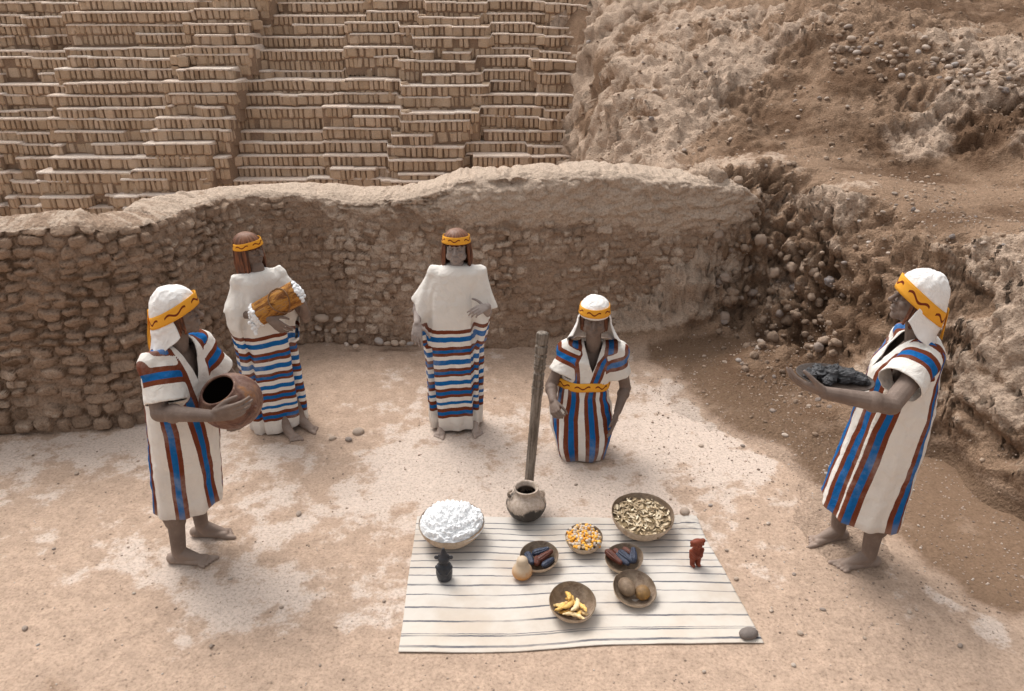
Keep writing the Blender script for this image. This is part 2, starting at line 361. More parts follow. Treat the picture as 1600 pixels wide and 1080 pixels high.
# stones in wobbly courses
h = np.full(O.shape, -0.028); idm = np.zeros(O.shape)
wob = 0.035 * fbm(np.stack([S, 0 * S, 0 * S], 1), 0.9, 3, 115)
r2 = np.random.default_rng(12); zc = 0.0
nface = nv + 10
while zc < 1.72:
    ch = r2.uniform(0.052, 0.088) if zc > 0.12 else 0.11
    s0 = r2.uniform(0, 0.1)
    while s0 < S[-1]:
        xw = np.interp(s0, S, cx)
        left = xw < -2.75
        wd = r2.uniform(0.075, 0.20) * (1.05 if left else 0.78) * (0.8 if -2.75 < xw < -1.9 else 1) if zc > 0.12 else r2.uniform(0.09, 0.15)
        hh = ch * r2.uniform(0.72, 1.15); c_s = s0 + wd / 2; c_z = zc + ch / 2 + r2.normal(0, 0.009)
        keep = 0.96 if left else 0.86
        cover = (zc > np.interp(xw, [-3, -1.5, -0.5, 0.5, 1.5], [9, 1.15, 1.1, 1.05, 1.0]))
        if cover: keep = 0.22
        if r2.random() < keep:
            i0, i1 = np.searchsorted(S, [c_s - wd * 0.6, c_s + wd * 0.6]); i1 = min(i1, len(S))
            if i1 > i0:
                sl = slice(i0, i1); ang = r2.normal(0, 0.10)
                Zs = Zw[:nface, sl] - wob[None, sl]; dx = Sg[:nface, sl] - c_s; dz = Zs - c_z
                wv = 0.016 * perlin(np.stack([Sg[:nface, sl], 0 * dx, Zs], -1), 14, int(c_s * 7) % 9)
                u = (dx * math.cos(ang) + dz * math.sin(ang) + wv) / (wd * 0.48); v = (dz * math.cos(ang) - dx * math.sin(ang) + wv) / (hh * 0.5)
                e = r2.uniform(2.6, 5.0); rr = (np.abs(u) ** e + np.abs(v) ** e) ** (1 / e)
                prot = r2.uniform(-0.001, 0.031) * (0.9 if zc > 0.12 else 1.4)
                tilt = r2.normal(0, 0.010) * u + r2.normal(0.005, 0.010) * v + r2.normal(0, .004) * np.sign(u + r2.normal(0, .5)) 
                b = -0.031 + (prot + tilt + 0.031) * np.clip(1 - np.clip(rr, 0, 1) ** 6, 0, 1) ** 0.5
                cur_ = h[:nface, sl]; m = b > cur_; h[:nface, sl] = np.where(m, b, cur_)
                idm[:nface, sl] = np.where(m & (rr < 0.93), r2.random() * 0.9 + 0.1, idm[:nface, sl])
        s0 += wd * r2.uniform(0.98, 1.12)
    zc += ch * 0.98
# mud smeared over the joints, more over the upper part on the right
mud = fbm(q, 2.6, 5, 117, 0.6)
xg = np.broadcast_to(cx, O.shape)
upper = sstep(0.0, 0.22, Zw - np.interp(xg, [-3.2, -2.4, -1.5, -0.5, 0.5, 1.5], [1.75, 1.45, 1.14, 1.12, 1.06, .93]))
mudlev = -0.020 + 0.034 * mud + 0.012 * fbm(q, 14, 4, 119) + 0.035 * upper + 0.006 * sstep(-2.6, -2.0, xg) + 0.022 * sstep(1.2, 2.0, xg)
hm = np.maximum(h, mudlev)
wa, wb, wc = worley(q * np.array([.8, 1, 1.3]) + .05 * perlin(q, 8, 4)[..., None], 11, 131); WL = np.clip(1 - (wa / .62) ** 2, 0, 1) ** .6
crack = fbm(q * np.array([1, 1, 2.2]), 3.5, 4, 121, 0.55, ridge=True)
hm = hm + 0.006 * fbm(q, 40, 3, 122) + .010 * WL * sstep(-2.6, -1.8, xg) * (h <= mudlev) + upper * (0.05 * fbm(q * np.array([1, 1, 1.6]), 3.2, 5, 123, .6) + 0.016 * WL - 0.05 * sstep(0.55, 0.85, crack) * sstep(0.1, 0.4, fbm(q, 1.4, 2, 128)))
hm = hm - 0.10 * np.exp(-(((xg - 0.02) / 0.22) ** 2 + ((Zw - 1.52) / 0.05) ** 2)) - 0.05 * np.exp(-(((xg + 0.42) / 0.14) ** 2 + ((Zw - 1.52) / 0.10) ** 2))
topw = np.zeros(O.shape); topw[nv + 8:, :] = 1
on_top = topw * (0.045 * fbm(np.stack([Sg, O, Zw], -1), 3.5, 6, 125, .66) - .02 * sstep(.55, .85, crack))
tot = (hm + big) * (1 - topw) + (big * 0.3) * topw
Pw = np.stack([cx + nx * (O + tot), cy + ny * (O + tot), Zw + on_top + 0.5 * wob * np.clip(Zw, 0, 1)], -1)
me = grid_mesh('mud_stone_wall', Pw, flip=False)
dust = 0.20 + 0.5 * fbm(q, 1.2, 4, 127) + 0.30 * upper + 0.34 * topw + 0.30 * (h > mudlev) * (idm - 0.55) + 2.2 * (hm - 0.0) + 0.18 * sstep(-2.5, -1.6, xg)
dk = 0.20 + 0.5 * (1 - idm) * (h > mudlev) * 0.6 - 7.0 * (hm + 0.006) * (1 - upper) + 0.25 * fbm(q, 3, 3, 129) + 0.20 * sstep(-2.4, -2.8, xg) * (1 - topw) - 0.5 * topw  # stones vary in tone; recessed joints also carry crevice shade as darker colour
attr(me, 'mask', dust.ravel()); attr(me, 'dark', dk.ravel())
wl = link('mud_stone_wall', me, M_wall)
tag(wl, 'long curving old wall of rough stones bedded in mud around the court behind the people', 'wall')

# ---- adobe pyramid: stepped courses of upright mud bricks
def brick_tpl():
    bm = bmesh.new(); bmesh.ops.create_cube(bm, size=1)
    bmesh.ops.bevel(bm, geom=list(bm.edges), offset=0.13, segments=1, affect='EDGES')
    V = np.array([v.co[:] for v in bm.verts]); F = {}
    for f in bm.faces: F.setdefault(len(f.verts), []).append([v.index for v in f.verts])
    bm.free(); return V, [np.array(v) for v in F.values()]
BV, BF = brick_tpl()
b = NB('adobe_brick', 0.95, 0.1)
n = b.noise(5, 5, 0.6); n3 = b.noise(50, 4, 0.7)
tone = b.attr('tone')
c = b.ramp(tone, [(0, (0.36, 0.245, 0.16)), (0.25, (0.46, 0.33, 0.225)), (0.7, (0.54, 0.395, 0.275)), (1, (0.60, 0.45, 0.33))])
c = b.mix(b.mr(n, 0.45, 0.7, 0, 0.5), c, (0.55, 0.43, 0.33))
M_brick = b.done(b.mix(1.0, c, b.ramp(n3, [(0.3, (0.8, 0.8, 0.8)), (0.7, (1.1, 1.1, 1.1))]), 'MULTIPLY'), b.bump(n3, 0.012))
M_ledge = earth_mat('ledge_dust', (0.72, 0.61, 0.52), (0.62, 0.50, 0.41), (0.4, 0.3, 0.22), False)
M_mortar = earth_mat('mortar_mud', (0.30, 0.21, 0.15), (0.26, 0.18, 0.125), (0.2, 0.13, 0.09), False)
r3 = np.random.default_rng(5)
NR = 25
bp0 = np.array([5, 62, 185, 322, 470, 590, 715, 820]); bp1 = np.array([35, 125, 330, 415, 560, 650, 765, 845])    # panel seams, bottom / top of picture
offD = np.array([0.0, 0.06, -0.20, -0.36, 0.10, 0.0, -0.09, 0.05, -0.05]); offZ = np.array([0.0, -0.03, 0.05, 0.09, 0.0, 0.05, -0.03, 0.04, 0.0])
pyr = empty('adobe_pyramid', (0, 15, -0.8), 0, 'huge stepped adobe pyramid with rows of upright mud bricks behind the wall', 'pyramid')
D = 13.3; Zr = -0.7; rows = []
for k in range(NR):
    f = min(max((Zr + 0.7) / 3.4, 0), 1.3)
    sc_px = (D * math.cos(TH) - (Zr - CH) * math.sin(TH)) / FPX
    xb = (bp0 + (bp1 - bp0) * f - 800 + r3.normal(0, 9, 8)) * sc_px
    dj = offD + r3.normal(0, 0.05, 9); zj = offZ * 0.8 + r3.normal(0, 0.013, 9)
    # further short breaks: a course that stands flush with the one above (a double course)
    xs2 = np.sort(r3.uniform(-12, 1.5, 18)); d2 = np.r_[0, r3.choice([0, 0, 0.03, 0.22, -0.05, 0.0], 18)]
    rows.append((D, Zr, xb, dj, zj, xs2, d2)); Zr += 0.208 - 0.0022 * k + r3.normal(0, 0.005); D += 0.065 + 0.10 * k / 20
for k, (D, Zr, xb, dj, zj, xs2, d2) in enumerate(rows):
    xmax = 1.40 + 0.02 * k; xmin = -0.85 * D - 1.2
    xs = np.arange(xmin, xmax, 0.012)
    sp = np.stack([xs, 0 * xs + k * 3.3, 0 * xs], 1)
    y = D + dj[0] + 0.02 * fbm(sp, 0.8, 3, 3); z = Zr + zj[0] + 0.012 * fbm(sp, 0.5, 3, 9)
    for i, x0 in enumerate(xb):
        t = sstep(x0 - 0.018, x0 + 0.018, xs); y = y + t * (dj[i + 1] - dj[i]); z = z + t * (zj[i + 1] - zj[i])
    for i, x0 in enumerate(xs2):
        z = z + sstep(x0 - .012, x0 + .012, xs) * ((i * 7 + k * 3) % 5 - 2) * .006 * (-1) ** i
        y = y + sstep(x0 - 0.016, x0 + 0.016, xs) * (d2[i + 1] - d2[i])
    # worn down into the gully on the right
    wear = sstep(xmax - 1.6, xmax, xs) * sstep(2, 14, k); z = z - 0.05 * wear * (1 + perlin(sp, 2.5, 7)); y = y + 0.1 * wear * perlin(sp, 1.7, 8)
    root = pyr
    Ln = np.r_[0, np.cumsum(np.hypot(np.diff(xs), np.diff(y)))]
    at = lambda l: (np.interp(l, Ln, xs), np.interp(l, Ln, y), np.interp(l, Ln, z))
    parts = []; tones = []; row_h = 0.198 - .0021 * k
    for tier in (0, 1):
     l = 0.0
     while l < Ln[-1] - 0.2:
         wide = r3.random() < 0.17
         wd = r3.uniform(0.15, 0.20) if wide else r3.uniform(0.062, 0.085)
         gap = r3.uniform(0.008, 0.030)
         x0, y0, z0 = at(l); x1, y1, z1 = at(l + wd)
         yaw = math.atan2(y1 - y0, x1 - x0); lean = r3.normal(0, 0.03) if not wide else r3.normal(0, 0.012)
         if r3.random() < 0.05: lean += r3.choice([-0.12, 0.12])
         hh = row_h * r3.uniform(0.90, 1.0)
         v = BV * np.array([wd, 0.16, hh]) * (1 + 0.05 * r3.normal(size=(1, 3))) + r3.normal(0, 0.0035, BV.shape)
         v[:, 2] -= hh / 2 + 0.010 + tier * (0.207 - .0022 * k)
         vx = v[:, 0] - (v[:, 2] + 0.1) * math.tan(lean); v[:, 0] = vx
         v[:, 1] += 0.08 + tier * 0.02 + r3.uniform(-0.016, 0.012)
         c_, s_ = math.cos(yaw), math.sin(yaw)
         wv = np.stack([(x0 + x1) / 2 + v[:, 0] * c_ - v[:, 1] * s_, (y0 + y1) / 2 + v[:, 0] * s_ + v[:, 1] * c_, (z0 + z1) / 2 + v[:, 2]], 1)
         if r3.random() > 0.012 and not (wear[min(np.searchsorted(xs, x0), len(xs) - 1)] > 0.6 and r3.random() < 0.35):
             parts.append((wv, BF)); tones.append(np.full(len(wv), np.clip(r3.normal(0.56 + .22 * math.sin(x0 * 2.1 + k * 1.7) * math.sin(x0 * .7 - k), 0.22), 0, 1)))
         l += wd + gap
    V, F = merge(parts)
    me = mesh_np('brick_course', V, F, False); attr(me, 'tone', np.concatenate(tones))
    o = link('brick_course', me, M_brick, root); o.matrix_parent_inverse = Matrix.Translation(-Vector(pyr.location))
    # ledge: a skin of pale dust over the course; and mortar behind the bricks
    n_ = len(xs); lip = 0.006 + 0.010 * perlin(sp, 9, 2)
    fr = np.stack([xs, y - lip, z - 0.022 - 0.012 * np.abs(perlin(sp, 11, 4))], 1); f2 = np.stack([xs, y - lip - 0.004, z - 0.004], 1)
    f3 = np.stack([xs, y + 0.012, z + 0.006 + 0.006 * perlin(sp, 8, 5)], 1); f4 = np.stack([xs, y + 0.2, z + 0.004], 1)
    yb = D + max(dj) + 1.1; f5 = np.stack([xs, 0 * xs + yb, z + 0.0], 1)
    o = link('ledge', grid_mesh('ledge', np.stack([fr, f2, f3, f4, f5])), M_ledge, root); o.matrix_parent_inverse = Matrix.Translation(-Vector(pyr.location))
    m1 = np.stack([xs, y + 0.032, z - 0.012], 1); m2 = m1.copy(); m2[:, 2] -= 0.46; m2[:, 1] += .02
    o = link('mortar', grid_mesh('mortar', np.stack([m1, m2]), flip=True), M_mortar, root); o.matrix_parent_inverse = Matrix.Translation(-Vector(pyr.location))

# ---- brown dirt that has run down the gully between the bricks and the hillside
gx = np.linspace(0, 1, 60); gy = np.linspace(0, 1, 260)
GY, GX = np.meshgrid(gy, gx, indexing='ij')
Yg = 12.9 + GY * 3.6; Zg = np.interp(Yg, [r[0] for r in rows], [r[1] for r in rows])
Xc = 1.06 + 0.16 * (Yg - 13.3) / 2.5
wdt = 0.36 + 0.12 * perlin(np.stack([Yg, 0 * Yg, 0 * Yg], -1), 0.9, 2)
Xg = Xc + (GX - 0.25) * 2.6 * wdt
q = np.stack([Xg, Yg, 0 * Xg], -1)
Zg = Zg + 0.02 - 0.22 * sstep(0.28, 0.0, GX) + 0.10 * fbm(q, 1.6, 4, 141) + 0.25 * GX
me = grid_mesh('gully_dirt', np.stack([Xg, Yg, Zg], -1)); attr(me, 'mask', (0.15 + 0.3 * fbm(q, 2, 3, 6)).ravel()); attr(me, 'dark', (0.2 + 0.4 * fbm(q, 2, 3, 7)).ravel())
tag(link('gully_dirt', me, M_cliff), kind='structure')
# ================================================================ PEOPLE
V3 = lambda *a: np.array(a, float)
def nrm(v): v = np.asarray(v, float); return v / (np.linalg.norm(v) + 1e-12)
def frame(d, up):
    d = nrm(d); s = np.cross(up, d)
    if np.linalg.norm(s) < 1e-4: s = np.cross((1, 0.1, 0), d)
    s = nrm(s); return s, np.cross(d, s), d
def capsule(a, b, ra, rb, flat=None, fk=1.0, n=14):
    a, b = np.asarray(a, float), np.asarray(b, float); L = np.linalg.norm(b - a)
    x, y, d = frame(b - a, flat if flat is not None else (0.3, 0.2, 1))
    ts = []
    for k in range(5): t = -math.pi / 2 + k * math.pi / 10; ts.append((math.sin(t) * ra, math.cos(t) * ra))
    ts.append((0, ra)); ts.append((L, rb))
    for k in range(1, 6): t = k * math.pi / 10; ts.append((L + math.sin(t) * rb, math.cos(t) * rb))
    ph = np.arange(n) * 2 * math.pi / n; V = []
    for (h, r) in ts: V.append(a + d * h + max(r, 1e-5) * (np.cos(ph)[:, None] * x + fk * np.sin(ph)[:, None] * y))
    m = len(ts); F = grid_faces(m, n, True)
    V = np.concatenate(V + [[a - d * ra], [b + d * rb]]); i0 = m * n
    c1 = np.array([[i0, (j + 1) % n, j] for j in range(n)]); o = (m - 1) * n; c2 = np.array([[i0 + 1, o + j, o + (j + 1) % n] for j in range(n)])
    return V, [F, c1, c2]
def ellips(c, r, M3=None, n=20):
    ph = np.arange(n) * 2 * math.pi / n; th = np.linspace(-math.pi / 2, math.pi / 2, 13)[1:-1]; V = []
    for t in th: V.append(np.stack([math.cos(t) * np.cos(ph), math.cos(t) * np.sin(ph), np.full(n, math.sin(t))], 1))
    V = np.concatenate(V + [[(0, 0, -1)], [(0, 0, 1)]]) * np.asarray(r)
    if M3 is not None: V = V @ np.asarray(M3).T
    m = len(th); F = grid_faces(m, n, True); i0 = m * n
    c1 = np.array([[i0, (j + 1) % n, j] for j in range(n)]); o = (m - 1) * n; c2 = np.array([[i0 + 1, o + j, o + (j + 1) % n] for j in range(n)])
    return V + np.asarray(c), [F, c1, c2]
def loft(rings, n=40, e=2.3):
    """rings: (centre, xaxis, yaxis, rx, ry)"""
    ph = np.arange(n) * 2 * math.pi / n; c, s = np.cos(ph), np.sin(ph)
    cs = np.sign(c) * np.abs(c) ** (2 / e); ss = np.sign(s) * np.abs(s) ** (2 / e); V = []
    for (o, ax, ay, rx, ry) in rings: V.append(np.asarray(o) + rx * cs[:, None] * np.asarray(ax) + ry * ss[:, None] * np.asarray(ay))
    m = len(rings); V = np.concatenate(V + [[rings[0][0]], [rings[-1][0]]]); F = grid_faces(m, n, True); i0 = m * n; o = (m - 1) * n
    c1 = np.array([[i0, (j + 1) % n, j] for j in range(n)]); c2 = np.array([[i0 + 1, o + j, o + (j + 1) % n] for j in range(n)])
    return V, [F, c1, c2]
def remesh(parts, voxel, smooth=3, fac=0.5):
    V, F = merge(parts); me = mesh_np('tmp', V, F)
    bm = bmesh.new(); bm.from_mesh(me); bmesh.ops.recalc_face_normals(bm, faces=bm.faces); bm.to_mesh(me); bm.free()
    o = bpy.data.objects.new('tmp', me); COL.objects.link(o)
    m = o.modifiers.new('r', 'REMESH'); m.mode = 'VOXEL'; m.voxel_size = voxel; m.use_smooth_shade = True
    if smooth: s = o.modifiers.new('s', 'SMOOTH'); s.factor = fac; s.iterations = smooth
    dg = bpy.context.evaluated_depsgraph_get(); out = bpy.data.meshes.new_from_object(o.evaluated_get(dg))
    bpy.data.objects.remove(o); bpy.data.meshes.remove(me); return out
def getv(me):
    v = np.empty(len(me.vertices) * 3, np.float32); me.vertices.foreach_get('co', v); return v.reshape(-1, 3).astype(float)
def setv(me, v): me.vertices.foreach_set('co', np.asarray(v, np.float32).ravel()); me.update()
def getn(me):
    v = np.empty(len(me.vertices) * 3, np.float32); me.vertex_normals.foreach_get('vector', v); return v.reshape(-1, 3).astype(float)

def hand(W, d, n, t, curl, spread=0.0, thumb=(0.5, 0.5), s=1.0):
    """W wrist, d direction of the fingers, n way the palm faces, t thumb side; curl per finger in radians at each joint"""
    d, n = nrm(d), nrm(n); n = nrm(n - d * np.dot(n, d)); t0 = np.cross(d, n); t = t0 if np.dot(t0, t) > 0 else -t0
    out = []; W = np.asarray(W, float)
    base = [(0.030, 0.092, 1.0), (0.010, 0.096, 1.08), (-0.010, 0.092, 1.0), (-0.029, 0.083, 0.80)]
    for k, (sx, sy, ln) in enumerate(base):
        B = W + s * (t * sx + d * sy)
        out.append(capsule(W + s * (t * sx * 0.55 + d * 0.012), B, 0.0155 * s, 0.0115 * s))
        c = curl[k] if hasattr(curl, '__len__') else curl
        dd = nrm(d + t * (sx / 0.03) * spread); ang = c * 0.8; p_ = B; r0 = 0.0098
        for L, r1 in ((0.042, 0.0088), (0.026, 0.0080), (0.021, 0.0066)):
            q_ = p_ + s * ln * L * (dd * math.cos(ang) + n * math.sin(ang)); out.append(capsule(p_, q_, r0 * s, r1 * s, n=10)); p_, r0 = q_, r1; ang += c
    out.append(ellips(W + s * (d * 0.05 - n * 0.001), V3(0.036, 0.045, 0.016) * s, np.stack([t, d, n], 1)))
    out.append(capsule(W + s * (t * 0.020 + d * 0.02 + n * 0.006), W + s * (t * 0.030 + d * 0.045 + n * 0.014), 0.016 * s, 0.013 * s))
    a, b_ = thumb; p_ = W + s * (t * 0.026 + d * 0.028 + n * 0.008); dd = nrm(d * (1 - a) + t * a + n * b_ * 0.6); r0 = 0.0135
    for L, r1 in ((0.040, 0.011), (0.032, 0.0098), (0.026, 0.0075)):
        q_ = p_ + s * L * dd; out.append(capsule(p_, q_, r0 * s, r1 * s, n=10)); p_, r0 = q_, r1; dd = nrm(dd + n * b_ * 0.5 + d * 0.25 - t * 0.2)
    return out
def foot(A, yaw, s=1.0, side=1):
    """A ankle over the ground z; yaw turns the toes from -Y"""
    d = V3(math.sin(yaw), -math.cos(yaw), 0); t = V3(d[1], -d[0], 0) * side; A = np.asarray(A, float); g = V3(A[0], A[1], A[2] - 0.075 * s)
    out = [ellips(g - d * 0.035 * s + V3(0, 0, 0.030 * s), V3(0.032, 0.040, 0.032) * s, np.stack([t, d, V3(0, 0, 1)], 1)), capsule(A, g + d * 0.02 * s + V3(0, 0, 0.04 * s), 0.036 * s, 0.033 * s),
           capsule(A + d * 0.01 * s - V3(0, 0, .01), g + d * 0.125 * s + V3(0, 0, 0.022 * s), 0.036 * s, 0.019 * s), capsule(g + V3(0, 0, 0.022 * s) - d * 0.03 * s, g + d * 0.12 * s - t * 0.018 * s + V3(0, 0, 0.017 * s), 0.026 * s, 0.017 * s),
           capsule(g + V3(0, 0, 0.024 * s), g + d * 0.125 * s + t * 0.02 * s + V3(0, 0, 0.02 * s), 0.028 * s, 0.02 * s),
           capsule(g + d * 0.118 * s + t * 0.026 * s + V3(0, 0, 0.016 * s), g + d * 0.118 * s - t * 0.030 * s + V3(0, 0, 0.013 * s), 0.017 * s, 0.014 * s)]
    for k in range(5):
        x = 0.030 - k * 0.0165; L = 0.180 - k * 0.010 - (0.004 if k else 0); r = 0.0125 if k == 0 else 0.0088
        out.append(capsule(g + (d * 0.118 + t * x) * s + V3(0, 0, 0.015 * s), g + (d * L + t * x * 1.12) * s + V3(0, 0, 0.0095 * s), r * 1.05 * s, r * s, n=10))
    return out
def head_prims(Hm, s=1.0, wide=1.0, nose=1.0, ears=True):
    q = lambda x, y, z: (Hm @ Vector((x * s * wide, y * s, z * s)))[:]
    M3 = np.array(Hm.to_3x3()); E = lambda c, r: ellips(q(*c), V3(r[0] * wide, r[1], r[2]) * s, M3); K = lambda a, b_, ra, rb, fk=1.0: capsule(q(*a), q(*b_), ra * s, rb * s, None, fk)
    o = [E((0, .018, .035), (.076, .096, .086)), E((0, -.022, -.028), (.064, .064, .086)), E((0, -.048, -.080), (.042, .038, .030)), E((0, -.068, -.098), (.020, .018, .016)),
         K((-.034, -.080, .020), (0, -.087, .017), .0095, .009), K((.034, -.080, .020), (0, -.087, .017), .0095, .009), E((0, -.062, .040), (.054, .030, .035)),
         E((.036, -.060, -.030), (.022, .022, .020)), E((-.036, -.060, -.030), (.022, .022, .020)),
         K((0, -.086, .012), (0, -.113 * nose, -.028), .0078, .0115), E((.011, -.094, -.033), (.008, .010, .007)), E((-.011, -.094, -.033), (.008, .010, .007)),
         E((.029, -.074, .001), (.0145, .0115, .0085)), E((-.029, -.074, .001), (.0145, .0115, .0085)),
         E((0, -.078, -.062), (.026, .016, .022)), K((-.016, -.0905, -.058), (.016, -.0905, -.058), .0052, .0052), K((-.013, -.0905, -.0695), (.013, -.0905, -.0695), .0062, .0062),
         E((.040, -.020, -.065), (.030, .045, .034)), E((-.040, -.020, -.065), (.030, .045, .034))]
    if ears: o += [E((.078, .008, -.008), (.008, .018, .031)), E((-.078, .008, -.008), (.008, .018, .031)), E((.078, .004, -.034), (.007, .009, .010)), E((-.078, .004, -.034), (.007, .009, .010))]
    return o
def face_dents(me, Hm, s=1.0, wide=1.0):
    """presses in the eye corners, the line between the lips and the lid lines"""
    v = getv(me); Hi = np.array(Hm.inverted()); l = (v @ Hi[:3, :3].T + Hi[:3, 3]) / s; l[:, 0] /= wide; dy = np.zeros(len(v)); fr = l[:, 1] < -0.05
    g = lambda c, r: np.exp(-(((l[:, 0] - c[0]) / r[0]) ** 2 + ((l[:, 2] - c[1]) / r[1]) ** 2))
    for sx in (-1, 1):
        dy += 0.009 * g((sx * .014, .005), (.007, .010)) + 0.008 * g((sx * .029, .0125), (.017, .0045)) + 0.005 * g((sx * .029, -.0015), (.013, .0020)) + 0.006 * g((sx * .029, -.0135), (.015, .005)) - 0.002 * g((sx * .029, .004), (.010, .004))
        dy += 0.0025 * g((sx * .024, -.052), (.004, .012)) + .003 * g((sx * .022, -.064), (.004, .004))
    dy += 0.0060 * g((0, -.0640), (.021, .0024)) + 0.006 * g((0, -.0810), (.020, .005)) + .0015 * g((0, -.047), (.003, .006))
    a = np.array(Hm.to_3x3()) @ V3(0, 1, 0); v += (dy * fr * s)[:, None] * a; setv(me, v)

# ---- cloth, skin, hair materials
CREAM, BRN, BLU = (0.70, 0.655, 0.60), (0.155, 0.042, 0.020), (0.010, 0.110, 0.32)
def cloth_mat(name, stops, vec_attr, scale):
    b = NB(name, 0.92, 0.08)
    g = b.sep(b.attr('gc', True)); w_ = b.noise(9, 3, 0.5); w2 = b.noise(260, 2, 0.5)
    val = g[0] if vec_attr == 0 else g[1]
    val = b.math('ADD', val, b.math('MULTIPLY', b.math('SUBTRACT', w_, 0.5), 0.007)); val = b.math('ADD', val, b.math('MULTIPLY', b.math('SUBTRACT', w2, 0.5), 0.0035))
    c = b.ramp(b.math('DIVIDE', val, scale), stops, True)
    st = b.noise(3.5, 5, 0.65); c = b.mix(b.mr(st, 0.48, 0.75, 0, 0.38), c, mul(CREAM, 0.80))
    grime = b.mr(b.math('ADD', g[2], b.math('MULTIPLY', b.noise(6, 4, 0.6), 0.12)), 0.14, 0.02, 0, 0.45)
    c = b.mix(grime, c, (0.42, 0.32, 0.25))
    wx = b.scale(b.co, (420, 420, 60)); wz = b.scale(b.co, (60, 60, 420))
    weave = b.math('ADD', b.noise(1, 2, 0.5, wx), b.noise(1, 2, 0.5, wz))
    c = b.mix(1.0, c, b.ramp(weave, [(0.35, (0.86, 0.86, 0.86)), (0.65, (1.06, 1.06, 1.06))]), 'MULTIPLY')
    cr = b.noise(14, 5, 0.6, dist=0.6)
    n1 = b.bump(cr, 0.020, 0.9); n2 = b.bump(weave, 0.0012, 0.7, n1)
    return b.done(c, n2)
mb = []
mb += [(0, CREAM)]
mb += [(.0810 / .5, BRN), (.1090 / .5, BLU), (.155 / .5, BRN), (.18 / .5, CREAM)]
def clean(st):
    out = []
    for p_, c in sorted(st, key=lambda x: x[0]):
        if out and abs(out[-1][0] - p_) < 1e-6:
            if c != CREAM: out[-1] = (p_, c)
        else: out.append((p_, c))
    return out
M_tunic = cloth_mat('striped_tunic_cloth', clean(mb), 0, 0.5)
wf = [(0, CREAM)]
def band(a0, a1, c): wf.append((a0, c)); wf.append((a1, CREAM))
for z0, z1, c in ((.0775, .0975, BRN), (.0975, .119, BLU), (.119, .144, BRN), (.166, .1875, BLU), (.2125, .231, BRN), (.231, .256, BLU), (.256, .275, BRN), (.30, .325, BLU), (.352, .369, BRN), (.369, .39, BLU), (.39, .41, BRN),
                  (.431, .4625, BLU), (.485, .504, BRN), (.504, .525, BLU), (.525, .544, BRN), (.575, .606, BLU), (.628, .652, BRN)): band(z0, z1, c)
M_dress = cloth_mat('banded_dress_cloth', clean(wf), 1, 1.0)
M_white = cloth_mat('white_head_cloth', [(0, (0.76, 0.73, 0.70)), (1, (0.76, 0.73, 0.70))], 0, 1.0)
b = NB('yellow_band', 0.85, 0.15)
g = b.sep(b.attr('gc', True)); ua = b.math('MULTIPLY', g[0], 8.6); fr = b.math('FRACT', b.math('ADD', ua, 0.40)); sn = b.math('SINE', b.math('MULTIPLY', fr, 2 * math.pi * 1.9))
dist = b.math('ABSOLUTE', b.math('SUBTRACT', g[1], b.math('ADD', 0.5, b.math('MULTIPLY', sn, 0.14))))
on = b.math('MULTIPLY', b.math('LESS_THAN', dist, 0.085), b.math('LESS_THAN', fr, 0.74))
c = b.mix(b.noise(12, 4, 0.6), (0.70, 0.30, 0.030), (0.86, 0.42, 0.05)); wv = b.noise(300, 2, 0.5)
M_band = b.done(b.mix(on, c, (0.17, 0.03, 0.012)), b.bump(wv, 0.0015, 0.8))
def skin_mat(name, c0, c1):
    b = NB(name, 0.62, 0.25); n = b.noise(4, 6, 0.65); n2 = b.noise(40, 4, 0.6)
    up = b.sep(b.n.new('ShaderNodeNewGeometry').outputs['Normal'])[2]
    c = b.mix(b.mr(n, 0.35, 0.65), c0, c1)
    c = b.mix(b.mr(n2, 0.5, 0.75, 0, 0.35), c, mul(c1, 1.35)); c = b.mix(b.mr(b.attr('low'), 0.0, 0.16, 0.55, 0.0), c, (0.40, 0.30, 0.24))
    return b.done(c, b.bump(b.math('ADD', n2, b.noise(160, 3, 0.6)), 0.0015, 0.6), b.mr(n, 0.3, 0.7, 0.5, 0.8))
M_skin = skin_mat('painted_skin', (0.150, 0.106, 0.084), (0.215, 0.160, 0.130))
M_skin2 = skin_mat('dusty_painted_skin', (0.23, 0.185, 0.165), (0.33, 0.275, 0.245))
b = NB('hair', 0.45, 0.4); g = b.sep(b.attr('gc', True))
cc = b.n.new('ShaderNodeCombineXYZ'); b.L(b.math('MULTIPLY', g[0], 90), cc.inputs[0]); b.L(b.math('MULTIPLY', g[1], 2.5), cc.inputs[1])
st = b.noise(1, 4, 0.6, cc.outputs[0])
c = b.mix(b.mr(st, 0.35, 0.65), (0.045, 0.016, 0.010), (0.22, 0.075, 0.030)); M_hair = b.done(b.mix(b.mr(g[1], 0.0, 0.45, 0.55, 0.0), c, b.mix(st, (0.12, 0.05, 0.025), (0.42, 0.20, 0.10))), b.bump(st, 0.004, 0.9))

def torso_src(rings, sl, v):
    """tells torso from sleeve for every vertex"""
    zs = np.array([r[0][2] for r in rings][::-1]); cxs = np.array([r[0][0] for r in rings][::-1]); cys = np.array([r[0][1] for r in rings][::-1]); rx = np.array([r[3] for r in rings][::-1]); ry = np.array([r[4] for r in rings][::-1])
    cx_, cy_, ax_, ay_ = [np.interp(v[:, 2], zs, a) for a in (cxs, cys, rx, ry)]
    return cx_, cy_, ax_, ay_, np.sqrt(((v[:, 0] - cx_) / ax_) ** 2 + ((v[:, 1] - cy_) / ay_) ** 2)

